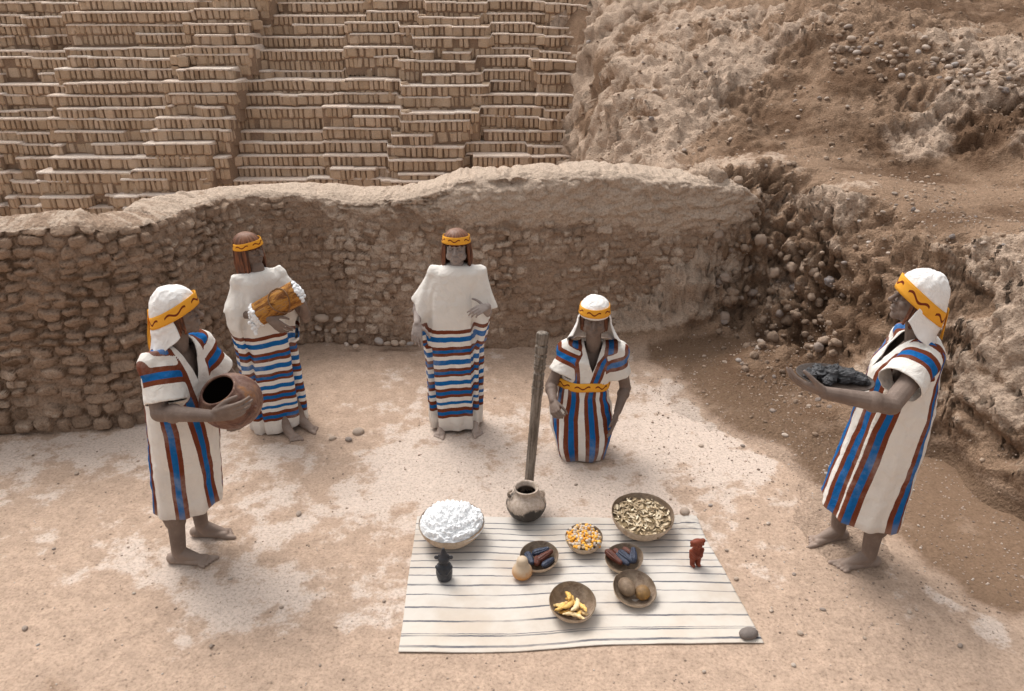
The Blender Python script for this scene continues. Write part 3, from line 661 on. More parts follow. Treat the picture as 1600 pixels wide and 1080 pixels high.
def garment(name, rings, sleeves, hem, fold, mat, parent, vneck=None, hemtilt=(0, 0, 1), voxel=0.0085, smooth=8, kind='tunic', zr=None, thick=0.005, post=None, hempt=None, bands=None, extra=()):
    """rings from the neck down; sleeves: dict(S, A(xis), L, r0, r1, k flat factor, up)"""
    parts = [loft(rings)]
    for s_ in sleeves:
        d = nrm(s_['A']); x, y, d = frame(d, s_.get('up', (0, 0, 1))); rr = []
        for t in np.linspace(-0.05, s_['L'], 9):
            f = np.clip(t / s_['L'], 0, 1.2); r = s_['r0'] + (s_['r1'] - s_['r0']) * f
            sag = s_.get('sag', 0) * f * f
            rr.append((np.asarray(s_['S']) + d * t - V3(0, 0, 1) * sag * 0.6, x, y, r * s_.get('k', 0.9) + sag, r * s_.get('ky', 0.95)))
        parts.append(loft(rr, e=2.2))
        tn = np.asarray(rings[1][0]); Sj = np.asarray(s_['J']) if 'J' in s_ else np.asarray(s_['S']); rj = s_.get('rj', .075)
        parts.append(ellips(Sj + V3(0, 0, .004), (rj, rj, rj))); parts.append(capsule(tn + (Sj - tn) * 0.35 - V3(0, 0, .035), Sj, .056, rj * .97))
    parts += [loft(rings_from(e_)) for e_ in extra]
    me = remesh(parts, voxel, smooth, 0.5)
    bm = bmesh.new(); bm.from_mesh(me)
    rz_ = np.array([r[0][2] for r in rings])
    bm.faces.ensure_lookup_table(); bm.normal_update()
    hp = hempt if hempt is not None else (0, 0, hem)
    bmesh.ops.bisect_plane(bm, geom=bm.verts[:] + bm.edges[:] + bm.faces[:], plane_co=hp, plane_no=(-hemtilt[0], -hemtilt[1], -hemtilt[2]), clear_outer=True)
    for s_ in sleeves:
        d_ = nrm(s_['A']); xx, yy, d_ = frame(d_, s_.get('up', (0, 0, 1))); S = np.asarray(s_['S']); L = s_['L']; sag = s_.get('sag', 0)
        ex, ey = (s_['r1'] * s_.get('k', .9) + sag) * 1.06, s_['r1'] * s_.get('ky', .95) * 1.10; Ec = S + d_ * L - V3(0, 0, sag * .6); dl = []
        for f in bm.faces:
            r_ = np.array(f.calc_center_median()[:]) - Ec; t = r_ @ d_
            c_ = f.calc_center_median(); i_ = np.argmin(np.abs(rz_ - c_.z))
            if math.hypot((c_.x - rings[i_][0][0]) / rings[i_][3], (c_.y - rings[i_][0][1]) / rings[i_][4]) < 1.10: continue
            if t > -0.026 and abs(r_ @ xx) < ex and abs(r_ @ yy) < ey and np.array(f.normal[:]) @ d_ > 0.40: dl.append(f)
        bmesh.ops.delete(bm, geom=dl, context='FACES')
    for _ in range(14):                                     # even out the cut edges
        mv = {}
        for v_ in bm.verts:
            if v_.is_boundary and v_.co.z > hem + 0.05:
                nb_ = [e.other_vert(v_) for e in v_.link_edges if e.is_boundary]
                if len(nb_) == 2: mv[v_] = (nb_[0].co + nb_[1].co) * 0.25 + v_.co * 0.5
        for v_, c in mv.items(): v_.co = c
    if vneck:
        zt_, hw, zv, yc, tx_ = vneck                        # top z, half width at top, lowest z, y that splits front from back, shift in x
        for sx in (-1, 1):
            a = Vector((tx_ + sx * hw, 0, zt_)); b2 = Vector((tx_, 0, zv)); dv_ = (a - b2).normalized(); no = Vector((dv_.z, 0, -dv_.x))
            gs = set(f for f in bm.faces if f.calc_center_median().y < yc and f.calc_center_median().z > zv - 0.02 and abs(f.calc_center_median().x - tx_) < hw + 0.05)
            for f in list(gs): gs.update(f.edges); gs.update(f.verts)
            bmesh.ops.bisect_plane(bm, geom=list(gs), plane_co=b2, plane_no=no)
        dl = []
        for f in bm.faces:
            c = f.calc_center_median()
            if c.y < yc and c.z > zv:
                if abs(c.x - tx_) < hw * (c.z - zv) / (zt_ - zv): dl.append(f)
        bmesh.ops.delete(bm, geom=dl, context='FACES')
    # throw away crumbs
    bm.to_mesh(me); bm.free()
    v = getv(me); n_ = getn(me)
    cx_, cy_, ax_, ay_, tv = torso_src(rings, None, v)
    x = v[:, 0] - cx_; y = v[:, 1] - cy_
    phi = np.arctan2(x / ax_, -y / ay_)                       # 0 in front, +-pi behind
    arc = np.abs(phi); arc = np.where(arc > math.pi / 2, math.pi - arc, arc)
    R0 = 0.205
    usp = arc * R0 * (0.55 + 0.45 * (ax_ + ay_) / 0.33)
    zb = sstep(rings[0][0][2] - 0.17, rings[0][0][2] - 0.06, v[:, 2])
    u = usp * (1 - zb) + np.abs(x) * zb * 1.05
    src = np.zeros(len(v)); slv_t = np.zeros(len(v)); us = []
    for s_ in sleeves:
        d = nrm(s_['A']); S = np.asarray(s_['S']); rel = v - S; t = rel @ d
        perp = np.linalg.norm(rel - t[:, None] * d, axis=1); rs = s_['r0'] + (s_['r1'] - s_['r0']) * np.clip(t / s_['L'], 0, 1)
        m = (t > -0.02) & (t < s_['L'] + 0.03) & (perp / rs < 1.35 + s_.get('sag', 0) * 6) & (tv > 1.03) & (x * (S[0] - rings[0][0][0]) > 0)
        src = np.where(m, 1, src); us.append((S, d))
    z0, z1 = (zr if zr else (hem, rings[0][0][2]))
    vv = (v[:, 2] - z0) / (z1 - z0)
    es = np.empty(len(me.edges) * 2, np.int32); me.edges.foreach_get('vertices', es); es = es.reshape(-1, 2)
    def diffuse(a, it):
        deg = np.bincount(es.ravel(), minlength=len(v)).astype(float) + 1
        for _ in range(it): a = (a + np.bincount(es[:, 0], a[es[:, 1]], len(v)) + np.bincount(es[:, 1], a[es[:, 0]], len(v))) / deg
        return a
    src = diffuse(src, 30)
    if bands is not None:
        sg = np.sign(x); slow = phi * R0 * (.64 / (math.pi * R0)); sup = np.where(np.abs(phi) < math.pi / 2, x * 1.02, sg * (.64 - np.abs(x) * 1.02))
        sc_ = slow * (1 - zb) + sup * zb; dmin = np.full(len(v), 9.0)
        for bt, bm_, bl in bands:
            c_ = np.interp(vv, [0, .55, .98], [bl, bm_, bt]); dmin = np.minimum(dmin, np.abs(sc_ - c_))
        for S, d in us:
            t = (v - S) @ d; m = (src > .5) & (x * (S[0] - rings[0][0][0]) > 0); dmin = np.where(m, np.abs(np.maximum(np.abs(x) * 1.02, np.abs(S[0] - rings[0][0][0]) + 0.070 + np.maximum(t, -.02)) - .262), dmin)
        u = np.maximum(.1275 - diffuse(np.minimum(dmin, .2), 1), 0)
    dsp, dvv = fold(v, phi, vv, src, slv_t, x)
    dsp = diffuse(dsp, 2); v = v + n_ * dsp[:, None]
    if post is not None: v = post(v, phi, vv, src)
    setv(me, v)
    gc = np.stack([u, vv + dvv, np.maximum(v[:, 2] - z0, 0)], 1); attr(me, 'gc', gc, 'FLOAT_VECTOR')
    me.polygons.foreach_set('use_smooth', np.ones(len(me.polygons), bool))
    o = link(name, me, mat, parent)
    m = o.modifiers.new('s', 'SOLIDIFY'); m.thickness = thick; m.offset = -1
    return o

def band_mesh(name, Hm, parent, rx, ry, z_front, z_back, h, cy=0.012, flare=0.0, mat=None, cone=0.0, n=96, s=1.0, p0=-180, p1=180, thick=0.0025, frame_m=None):
    ph = np.radians(np.linspace(p0, p1, n)); rows_ = []
    for k in np.linspace(0, 1, 6):
        y = cy - np.cos(ph) * ry; x = np.sin(ph) * rx; t = (1 - np.cos(ph)) / 2
        z = z_front + (z_back - z_front) * t + (k - 0.5) * h
        sc_ = 1 - cone * (k - 0.5) + 0.012 * np.sin(ph * 3 + k)
        rows_.append(np.stack([x * sc_, cy + (y - cy) * sc_, z], -1) * s)
    Pn = np.array(rows_); M3 = np.array(Hm.to_3x3()); Pw_ = Pn @ M3.T + np.array(Hm.translation)
    me = grid_mesh(name, Pw_, flip=False); uu = np.broadcast_to(ph * rx, Pn.shape[:2]); kk = np.broadcast_to(np.linspace(0, 1, 6)[:, None], Pn.shape[:2])
    attr(me, 'gc', np.stack([uu, kk, 0 * uu + 1], -1).reshape(-1, 3), 'FLOAT_VECTOR')
    o = link(name, me, mat or M_band, parent); m = o.modifiers.new('s', 'SOLIDIFY'); m.thickness = thick; m.offset = 1; return o
def sheet(name, Pn, Hm, parent, mat, s=1.0, thick=0.004, gc=None, wrap=False):
    M3 = np.array(Hm.to_3x3()); me = grid_mesh(name, (Pn * s) @ M3.T + np.array(Hm.translation), wrap)
    n0, m0 = Pn.shape[:2]
    if gc is None:
        a, b_ = np.meshgrid(np.linspace(0, 1, n0), np.linspace(0, 1, m0), indexing='ij'); gc = np.stack([b_, a, 0 * a + 1], -1)
    attr(me, 'gc', gc.reshape(-1, 3), 'FLOAT_VECTOR'); o = link(name, me, mat, parent)
    if thick: m = o.modifiers.new('s', 'SOLIDIFY'); m.thickness = thick; m.offset = 0
    return o
def tilt_z(y, zf, zb, cy=0.012, ry=0.118): t = np.clip((y - (cy - ry)) / (2 * ry), 0, 1); return zf + (zb - zf) * t
def cap_cloth(Hm, parent, zf, zb, s=1.0, seed=0, drop=0.2, top=.118, flare=0.05, brim=True, phi0=72, phi1=288, side=0.0):
    # crown
    n, m = 26, 90; ph = np.linspace(0, 2 * math.pi, m, endpoint=False); Pn = np.zeros((n, m, 3))
    for i, k in enumerate(np.linspace(0, 1, n)):
        a = k * math.pi / 2; r = math.cos(a) ** 0.85 if k < 1 else 0.0; x = np.sin(ph) * 0.087 * r; y = 0.014 - np.cos(ph) * 0.106 * r
        zb_ = tilt_z(0.014 - np.cos(ph) * 0.106, zf, zb)
        Pn[i] = np.stack([x, y, zb_ * (1 - math.sin(a)) + top * math.sin(a)], -1)
    q = Pn + seed; bump = 0.006 * fbm(q, 14, 3, seed, ridge=True) + 0.004 * fbm(q, 40, 2, seed); c0 = V3(0, 0.014, 0.03); dr = Pn - c0; dr /= np.linalg.norm(dr, axis=2)[..., None]
    sheet('head_cloth', Pn + dr * bump[..., None], Hm, parent, M_white, s, 0.003, wrap=True)
    # neck flap hanging from under the band
    n, m = 34, 90; ph = np.radians(np.linspace(phi0, phi1, m)); Pn = np.zeros((n, m, 3)); e = np.abs((ph - math.pi) / (math.pi - math.radians(phi0)))
    for i, k in enumerate(np.linspace(0, 1, n)):
        x0 = np.sin(ph) * 0.087; y0 = 0.014 - np.cos(ph) * 0.106; z0 = tilt_z(y0, zf, zb)
        fl_ = flare * (1 - .55 * e ** 3); out = 1 + fl_ * 8 * k ** 1.6 + 0.05 * np.sin(ph * 7 + seed + 2 * k) * k + 0.06 * np.exp(-((k - 0.30) / 0.12) ** 2)
        dl = drop * (1 - 0.45 * e ** 2.5)
        shiftf = 0.030 * k * e ** 3
        Pn[i] = np.stack([x0 * out * (1 + 0.1 * k), y0 * (1 + (out - 1) * 0.8) - shiftf, z0 - dl * k + 0.004 * np.sin(ph * 11 + seed)], -1)
    sheet('neck_flap', Pn, Hm, parent, M_white, s, 0.004)
def tail(Hm, parent, pts, wd, s=1.0):
    pts = np.array(pts); n = len(pts); Pn = np.zeros((n, 4, 3))
    for i in range(n):
        for j in range(4): Pn[i, j] = pts[i] + V3(wd * (j / 3 - 0.5), 0.004 * math.sin(i + j), 0)
    sheet('band_tail', Pn, Hm, parent, M_band, s, 0.003, gc=np.stack([np.full((n, 4), 0.058), np.full((n, 4), 0.0), np.ones((n, 4))], -1))
def hair_mesh(Hm, parent, s=1.0, drop=0.20, face=62, seed=0, wide=1.0):
    n, m = 60, 160; ph = np.linspace(0, 2 * math.pi, m, endpoint=False); Pn = np.zeros((n, m, 3)); gcs = np.zeros((n, m, 3))
    fdist = np.abs(np.mod(ph + math.pi, 2 * math.pi) - math.pi); isface = fdist < math.radians(face)
    clump = 0.004 * np.sin(ph * 17 + seed) + 0.003 * np.sin(ph * 41 + seed * 2)
    for i, k in enumerate(np.linspace(0, 1, n)):
        if k < 0.4:
            a = math.pi / 2 * (1 - k / 0.4); r = math.cos(a); z = 0.028 + 0.090 * math.sin(a); rx, ry = 0.083 * r, 0.102 * r; zz = np.full(m, z); out = np.ones(m) + clump * 8 * r
        else:
            t = (k - 0.4) / 0.6; zend = np.where(isface, 0.030 + 0.0 * ph, 0.028 - drop - 0.006 * np.sin(ph * 23 + seed)); zz = 0.028 + (zend - 0.028) * t
            rx, ry = 0.083, 0.102; out = 1 + 0.16 * np.sin(t * 2.6) * (~isface) - 0.06 * t * (~isface) + clump * 8 * (1 + t)
        Pn[i] = np.stack([np.sin(ph) * rx * out * wide, 0.014 - np.cos(ph) * ry * out, zz], -1); gcs[i] = np.stack([ph / 6.283, np.full(m, k), np.ones(m)], -1)
    sheet('hair', Pn, Hm, parent, M_hair, s, 0.014, gc=gcs, wrap=True)

def person(loc, rot, label, prims, Hm, skin, s=1.0, wide=1.0, nose=1.0, voxel=0.0037, ears=True):
    me = remesh(prims + head_prims(Hm, s, wide, nose, ears), voxel, 2, 0.5); face_dents(me, Hm, s, wide)
    v = getv(me); attr(me, 'low', v[:, 2] + 0.03 * perlin(v, 12, 3))
    o = link('person', me, skin); o.location = loc; o.rotation_euler = (0, 0, rot)
    return tag(o, label, 'person')
class Fig:
    def __init__(s, loc, rot): s.M = Matrix.Translation(loc) @ Matrix.Rotation(rot, 4, 'Z'); s.I = s.M.inverted()
    def w(s, px, py, Y): return np.array((s.I @ P(px, py, Y))[:])
    def wd(s, x, y, z): return np.array((s.I.to_3x3() @ Vector((x, y, z)))[:])
def HM(c, yaw=0, pitch=0, roll=0): return Matrix.Translation(Vector(c)) @ Matrix.Rotation(R(yaw), 4, 'Z') @ Matrix.Rotation(R(pitch), 4, 'X') @ Matrix.Rotation(R(roll), 4, 'Y')
def arm(Sh, El, Wr, s=1.0): return [capsule(Sh, El, .045 * s, .042 * s), capsule(El, Wr, .044 * s, .028 * s), ellips(np.asarray(El) * 0.74 + np.asarray(Wr) * 0.26, (.047 * s,) * 3), ellips(np.asarray(Sh), (.047 * s,) * 3)]
def leg(Hp, Kn, An, s=1.0): return [capsule(Hp, Kn, .080 * s, .060 * s), capsule(Kn, An, .056 * s, .040 * s), ellips(np.asarray(Kn) * 0.66 + np.asarray(An) * 0.34 + V3(0, .014, 0), V3(.064, .070, .13) * s)]
def torso(nb, pel, s=1.0, w_=1.0, fy=0.0):
    nb, pel = np.asarray(nb), np.asarray(pel); ch = nb * 0.70 + pel * 0.30
    return [ellips(ch, V3(.130 * w_, .082, .16) * s), capsule(pel, ch, .10 * s, .095 * s, (0, 1, 0), 1), capsule(nb + V3(-.13 * w_, 0.005, -.05) * s, nb + V3(.13 * w_, 0.005, -.05) * s, .045 * s, .045 * s), capsule(nb - V3(0, 0, .04), nb + V3(0, -0.0, .05), .062 * s, .052 * s)]
def rings_from(tbl): return [((x, y, z), (1, 0, 0), (0, 1, 0), rx, ry) for (z, x, y, rx, ry) in tbl]
def dense(tbl, n=6):
    t = np.array(tbl, float); out = []
    for a, b_ in zip(t[:-1], t[1:]):
        for k in range(n): out.append(tuple(a + (b_ - a) * k / n))
    return out + [tuple(t[-1])]

def tunic_fold(seed, amp=1.0, nf=9):
    def f(v, phi, vv, src, st, x):
        down = np.clip(1 - vv, 0, 1); q = np.stack([np.cos(phi), np.sin(phi), vv * 0.55], -1)
        d = 0.017 * down ** 0.8 * fbm(q, nf / 5.0, 3, seed) + 0.010 * down * np.sin(phi * nf + seed + 2.2 * fbm(q, 1.5, 2, seed + 3))
        d += 0.010 * fbm(v * np.array([1, 1, .7]), 6, 3, seed + 5, ridge=True) + 0.004 * fbm(v, 20, 3, seed + 7, ridge=True)
        slv = 0.010 * fbm(v, 9, 3, seed + 9) + 0.004 * fbm(v, 20, 2, seed + 2, ridge=True)
        return (slv * src + d * (1 - src)) * amp, 0 * vv
    return f

# ---------------------------------------------------------------- the man with the round jar, on the left
loc = V3(-1.79, 3.69, 0.0); rot = R(62); F1_ = Fig(loc, rot)
Er = F1_.w(250, 645, 3.46); Wr_ = F1_.w(331, 650, 3.40)
El = F1_.w(368, 602, 3.95); Wl = F1_.w(392, 632, 3.74)
nb = F1_.w(277, 541, 3.70); hc = F1_.w(276, 488, 3.71); Sr = nb + V3(-.160, .01, -.055); Sl = nb + V3(.160, .005, -.06)
jar_c = P(361, 627, 3.60)
H1 = HM(hc, 36, -3, 0)
pr = torso(nb + V3(0, .012, -.02), V3(0, 0.01, .88)) + arm(Sr, Er, Wr_, 1.1) + arm(Sl, El, Wl, 1.1) + [capsule(nb, hc - V3(0, -.01, .06), .058, .053)]
fa, fb = F1_.I @ Vector((-1.925, 3.56, .078)), F1_.I @ Vector((-1.88, 3.80, .078))
pr += leg((-.085, 0.02, .88), V3(fa[0] * .8, fa[1] * .8, .46), fa[:]) + leg((.085, 0.02, .88), V3(fb[0] * .8, fb[1] * .8, .46), fb[:]) + foot(fa[:], R(88 - 62), 1.1, -1) + foot(fb[:], R(92 - 62), 1.08, 1)
pr += hand(Wr_, F1_.wd(.95, .22, .10), F1_.wd(.1, 1, .1), F1_.wd(0.1, 0, 1), (.32, .36, .42, .46), 0.06, (0.35, 0.3), 1.14)
pr += hand(Wl, F1_.wd(-.2, -.8, -.5), F1_.wd(-.9, .1, 0), F1_.wd(0, -.5, 1), (.4, .4, .4, .4), 0.1, (0.4, 0.4), 1.05)
man1 = person(loc, rot, 'leftmost standing person in striped tunic and white head cloth holding a round clay jar', pr, H1, M_skin, 1.07)
tb = dense([(nb[2] + .035, nb[0], nb[1] + .012, .062, .060), (nb[2] + .012, nb[0], nb[1] + .012, .105, .082), (nb[2] - .03, nb[0], nb[1] + .012, .170, .104), (1.20, nb[0] * .8, .005, .190, .130), (1.0, nb[0] * .4, .01, .198, .143), (.75, -.01, .026, .192, .152), (.5, -.026, .052, .186, .148), (.30, -.036, .07, .182, .148)])
garment('tunic', rings_from(tb), [dict(J=Sr, S=Sr + V3(.045, 0, .01), A=Er - Sr, L=.215, r0=.088, r1=.112, k=.9, up=(0, 1, 0)), dict(J=Sl, S=Sl - V3(.045, 0, -.01), A=El - Sl, L=.20, r0=.088, r1=.110, k=.9, up=(0, 1, 0))], .335, tunic_fold(3), M_tunic, man1, bands=[(-.125, -.04, .045), (-.262, -.19, -.172), (.125, .15, .19), (.262, .27, .30), (-.515, -.45, -.43), (.515, .47, .46)], vneck=(nb[2] + .045, .062, nb[2] - .175, nb[1] + 0.0, nb[0]))
band_mesh('headband', H1, man1, .0945, .1145, .062, -.035, .060, cone=.06, s=1.10)
cap_cloth(H1, man1, .062, -.035, 1.10, 3, drop=0.175, top=.128, flare=0.06, phi0=84, phi1=276)
tail(H1, man1, [(0.02, .135, .02), (0.02, .145, -.04), (0.015, .16, -.10), (0.02, .175, -.16), (.02, .18, -.2)], .03, 1.05)

# ---------------------------------------------------------------- the woman with the wrapped bundle
def dress_fold(seed, groove, waves, amp=1.0):
    def f(v, phi, vv, src, st, x):
        down = sstep(0.85, 0.25, vv); q = np.stack([np.cos(phi), np.sin(phi), vv * 0.4], -1)
        d = 0.016 * down * fbm(q, 1.9, 3, seed); dv_ = 0.006 * fbm(q, 2.2, 3, seed + 4)
        for (p0, wd, dep, zt0, off) in groove:
            g_ = np.exp(-(((phi - p0) - 0.05 * np.sin(vv * 5 + seed)) / wd) ** 2) * sstep(zt0, zt0 - .22, vv); d = d - dep * g_
            dv_ = dv_ + off * sstep(-0.02, 0.02, (phi - p0) * np.sign(p0)) * sstep(zt0 + .1, zt0, vv)
        d = d + waves * down * np.sin(phi * 11 + 2.0 * np.sin(vv * 2 + seed)) + 0.005 * fbm(v, 7, 3, seed + 5, ridge=True) + 0.002 * fbm(v, 24, 3, seed + 7)
        dv_ = dv_ + 0.010 * down * np.cos(phi * 3 + seed)
        return d * amp * (1 - .6 * src), dv_
    return f
loc = V3(-1.77, 5.10, 0.0); rot = R(36); F2_ = Fig(loc, rot)
hc = F2_.w(390, 389, 5.14); nb = F2_.w(403, 426, 5.12); Sr = nb + V3(-.145, .0, -.05); Sl = nb + V3(.145, 0, -.05)
Er = F2_.w(369, 488, 5.02); Wr_ = F2_.w(420, 497, 4.86)
El = F2_.w(478, 497, 5.14); Wl = F2_.w(474, 474, 4.98)
LOG_A, LOG_B = P(402, 492, 4.90), P(466, 456, 4.98)
H2 = HM(hc, 28, 3, -7)
pr = torso(nb + V3(0, .0, -.01), V3(0, 0, .78), .90, .92) + arm(Sr, Er, Wr_, .86) + arm(Sl, El, Wl, .86) + [capsule(nb, hc - V3(0, -.01, .05), .048, .046)]
fa, fb = F2_.I @ Vector((-1.685, 4.985, .07)), F2_.I @ Vector((-1.60, 5.09, .07))
pr += leg((-.07, 0, .78), V3(-.05, -.01, .42), fa[:], .9) + leg((.07, 0, .78), V3(.09, -.01, .42), fb[:], .9) + foot(fa[:], R(8), .95, -1) + foot(fb[:], R(22), .95, 1)
pr += hand(Wr_, F2_.wd(.72, -.1, -.62), F2_.wd(-.3, .9, .2), F2_.wd(.6, 0, .7), (.15, .35, .42, .45), 0.18, (0.5, 0.2), .98)
pr += hand(Wl, F2_.wd(-.45, -.25, .42), F2_.wd(-.55, .65, -.5), F2_.wd(-.3, 0, 1), (.42, .42, .45, .45), 0.08, (0.4, 0.4), .98)
wom1 = person(loc, rot, 'standing person with long red-brown hair in banded dress cradling a rolled bark bundle', pr, H2, M_skin, .96)
tb = dense([(nb[2] + .018, nb[0], nb[1], .066, .058), (nb[2] + .0, nb[0], nb[1], .105, .078), (nb[2] - .035, nb[0], nb[1], .158, .096), (1.05, -.01, .005, .185, .115), (.88, -.02, .0, .212, .135), (.6, -.01, 0, .218, .155), (.3, 0, 0, .215, .155), (0.0, 0.01, 0, .215, .150)])
garment('dress', rings_from(tb), [dict(rj=.058, J=Sr, S=Sr + V3(.03, 0, .0), A=Er - Sr + V3(-.0, 0, -.02), L=.20, r0=.080, r1=.095, k=1.0, ky=.62, sag=.035, up=(0, 1, 0)), dict(rj=.058, J=Sl, S=Sl - V3(.03, 0, 0), A=El - Sl, L=.20, r0=.080, r1=.100, k=.95, ky=.62, sag=.03, up=(0, 1, 0))], .03,
        dress_fold(4, [(-0.80, .08, .040, .98, -.012), (0.72, .08, .040, .98, -.01), (-1.5, .10, .03, .7, -.0), (1.4, .10, .03, .8, -.0)], 0.007), M_dress, wom1, smooth=14, extra=[[(nb[2] - .10, -.165, .02, .03, .05), (1.02, -.195, .01, .055, .085), (.88, -.190, .0, .060, .11), (.70, -.165, .0, .05, .12)], [(nb[2] - .10, .165, .02, .03, .05), (1.02, .195, .01, .050, .085), (.88, .190, .0, .055, .11), (.70, .165, .0, .05, .12)]], hempt=(0, 0, .032), hemtilt=(-.10, 0, 1), zr=(.03, nb[2] + .0))
band_mesh('headband', H2, wom1, .0915, .1105, .066, .020, .048, cone=.10, s=.96)
hair_mesh(H2, wom1, .96, drop=.225, face=60, seed=2)

# ---------------------------------------------------------------- the woman facing the camera
loc = V3(-.425, 5.12, 0.0); rot = R(3); F3_ = Fig(loc, rot)
hc = F3_.w(713, 384.5, 5.14); nb = F3_.w(714, 416, 5.13); Sr = nb + V3(-.155, .0, -.055); Sl = nb + V3(.155, 0, -.055)
Er = F3_.w(654, 478, 5.14); Wr_ = F3_.w(652, 505, 4.98)
El = F3_.w(759, 490, 5.12); Wl = F3_.w(762, 479, 4.97)
H3 = HM(hc, -6, 1, 0)
pr = torso(nb + V3(0, .01, -.01), V3(0, 0.01, .78), .92, .95) + arm(Sr, Er, Wr_, .88) + arm(Sl, El, Wl, .88) + [capsule(nb, hc - V3(0, -.01, .05), .05, .048)]
fa, fb = (-.105, -.055, .07), (.13, -.045, .07)
pr += leg((-.08, 0, .78), (-.09, -.01, .42), fa, .9) + leg((.08, 0, .78), (.10, -.01, .42), fb, .9) + foot(fa, R(-8), .95, -1) + foot(fb, R(14), .95, 1)
pr += hand(Wr_, F3_.wd(-.02, -.55, -.75), F3_.wd(.1, .8, -.6), F3_.wd(1, 0, .1), (.25, .55, .6, .6), 0.12, (0.6, 0.1), 1.0)
pr += hand(Wl, F3_.wd(-.62, -.62, .0), F3_.wd(-.5, .3, -.7), F3_.wd(-.2, 0.1, 1), (.40, .55, .62, .68), 0.02, (0.85, 0.1), .90)
wom2 = person(loc, rot, 'standing person in the centre back in banded dress with both hands empty', pr, H3, M_skin2, .97, 1.06, .97)
tb = dense([(nb[2] + .012, nb[0], nb[1], .075, .062), (nb[2] - .004, nb[0], nb[1], .120, .080), (nb[2] - .035, nb[0], nb[1], .172, .100), (1.08, 0, .005, .190, .112), (.92, 0, .0, .215, .130), (.75, 0, .0, .222, .140), (.55, 0, 0, .214, .150), (.3, 0, 0, .208, .150), (0.0, 0.0, 0, .200, .145)])
garment('dress', rings_from(tb), [dict(rj=.058, J=Sr, S=Sr + V3(.02, 0, -.01), A=Er - Sr + V3(.015, 0, -.03), L=.225, r0=.080, r1=.094, k=.95, ky=.68, sag=.04, up=(0, 1, 0)), dict(rj=.058, J=Sl, S=Sl - V3(.02, 0, .01), A=El - Sl - V3(.01, 0, .03), L=.235, r0=.080, r1=.094, k=.95, ky=.70, sag=.04, up=(0, 1, 0))], .045,
        dress_fold(9, [(-0.80, .08, .042, .98, -.035), (0.74, .075, .042, .95, -.030), (1.15, .07, .034, .66, -.02), (-1.5, .09, .03, .7, 0)], 0.006), M_dress, wom2, smooth=14, extra=[[(nb[2] - .10, -.165, .02, .03, .05), (1.02, -.205, .01, .055, .085), (.88, -.205, .0, .060, .11), (.70, -.180, .0, .05, .12)], [(nb[2] - .10, .165, .02, .03, .05), (1.02, .205, .01, .055, .085), (.88, .205, .0, .060, .11), (.70, .180, .0, .05, .12)]], hempt=(0, 0, .030), hemtilt=(-.03, 0, 1), zr=(.045, nb[2] - .005))
band_mesh('headband', H3, wom2, .0965, .1105, .066, .040, .050, cone=.10, s=.97)
hair_mesh(H3, wom2, .97, drop=.19, face=66, seed=5, wide=1.07)

# ---------------------------------------------------------------- the kneeling man
loc = V3(.52, 4.78, 0.0); rot = R(-5); F4_ = Fig(loc, rot)
hc = F4_.w(929, 495, 4.72); nb = F4_.w(927, 541, 4.80); Sr = nb + V3(-.178, 0, -.045); Sl = nb + V3(.178, 0, -.045)
Er = F4_.w(861, 603, 4.74); Wr_ = F4_.w(864, 627, 4.56)
El = F4_.w(977, 606, 4.80); Wl = F4_.w(965, 643, 4.66)
H4 = HM(hc, -2, 5, 0)
pel = V3(-.03, .06, .40)
pr = torso(nb + V3(0, .01, -.02), pel, .92) + arm(Sr, Er, Wr_, .95) + arm(Sl, El, Wl, .95) + [capsule(nb, hc - V3(0, -.035, .04), .054, .05)]
for sx in (-1, 1): pr += [capsule((sx * .075, .05, .38), (sx * .065, -.06, .07), .075, .055), capsule((sx * .065, -.05, .06), (sx * .085, .33, .06), .05, .035)] + [capsule((sx * .085, .33, .05), (sx * .09, .38, .03), .03, .02)]
pr += hand(Wr_, F4_.wd(.12, -.75, -.35), F4_.wd(.6, .1, -.7), F4_.wd(.8, .2, .6), (1.0, 1.05, 1.1, 1.1), 0.05, (0.35, 0.8), .98)
pr += hand(Wl, F4_.wd(-.25, -.5, -.75), F4_.wd(-.9, .2, .1), F4_.wd(-.3, -.6, .2), (.12, .15, .2, .25), 0.03, (0.25, 0.2), 1.0)
man2 = person(loc, rot, 'kneeling person in striped tunic with yellow waist belt behind the carved staff', pr, H4, M_skin, 1.05, 1.04)
tb = dense([(nb[2] + .035, nb[0], nb[1] + .012, .062, .060), (nb[2] + .012, nb[0], nb[1] + .012, .105, .082), (nb[2] - .03, nb[0], nb[1] + .012, .168, .102), (.74, 0, .012, .182, .128), (.62, -.01, .01, .172, .126), (.52, -.03, .0, .166, .124), (.44, -.03, .012, .185, .145), (.33, -.03, .01, .212, .172), (.2, -.02, -.02, .212, .170), (.08, -.015, -.05, .180, .150), (-.05, -.01, -.07, .150, .12)])
fw0 = tunic_fold(7, 1.0, 7)
def fw(v, phi, vv, src, st, x):
    d, e_ = fw0(v, phi, vv, src, st, x); kn = np.exp(-((np.abs(phi) - .55) / .32) ** 2) * np.exp(-((v[:, 2] - .10) / .10) ** 2)          # the knees press through
    return d + .032 * kn - .022 * np.exp(-(phi / .25) ** 2) * sstep(.34, .12, v[:, 2]) + .006 * np.sin(v[:, 2] * 60 + 3 * phi) * np.exp(-((v[:, 2] - .42) / .07) ** 2), e_
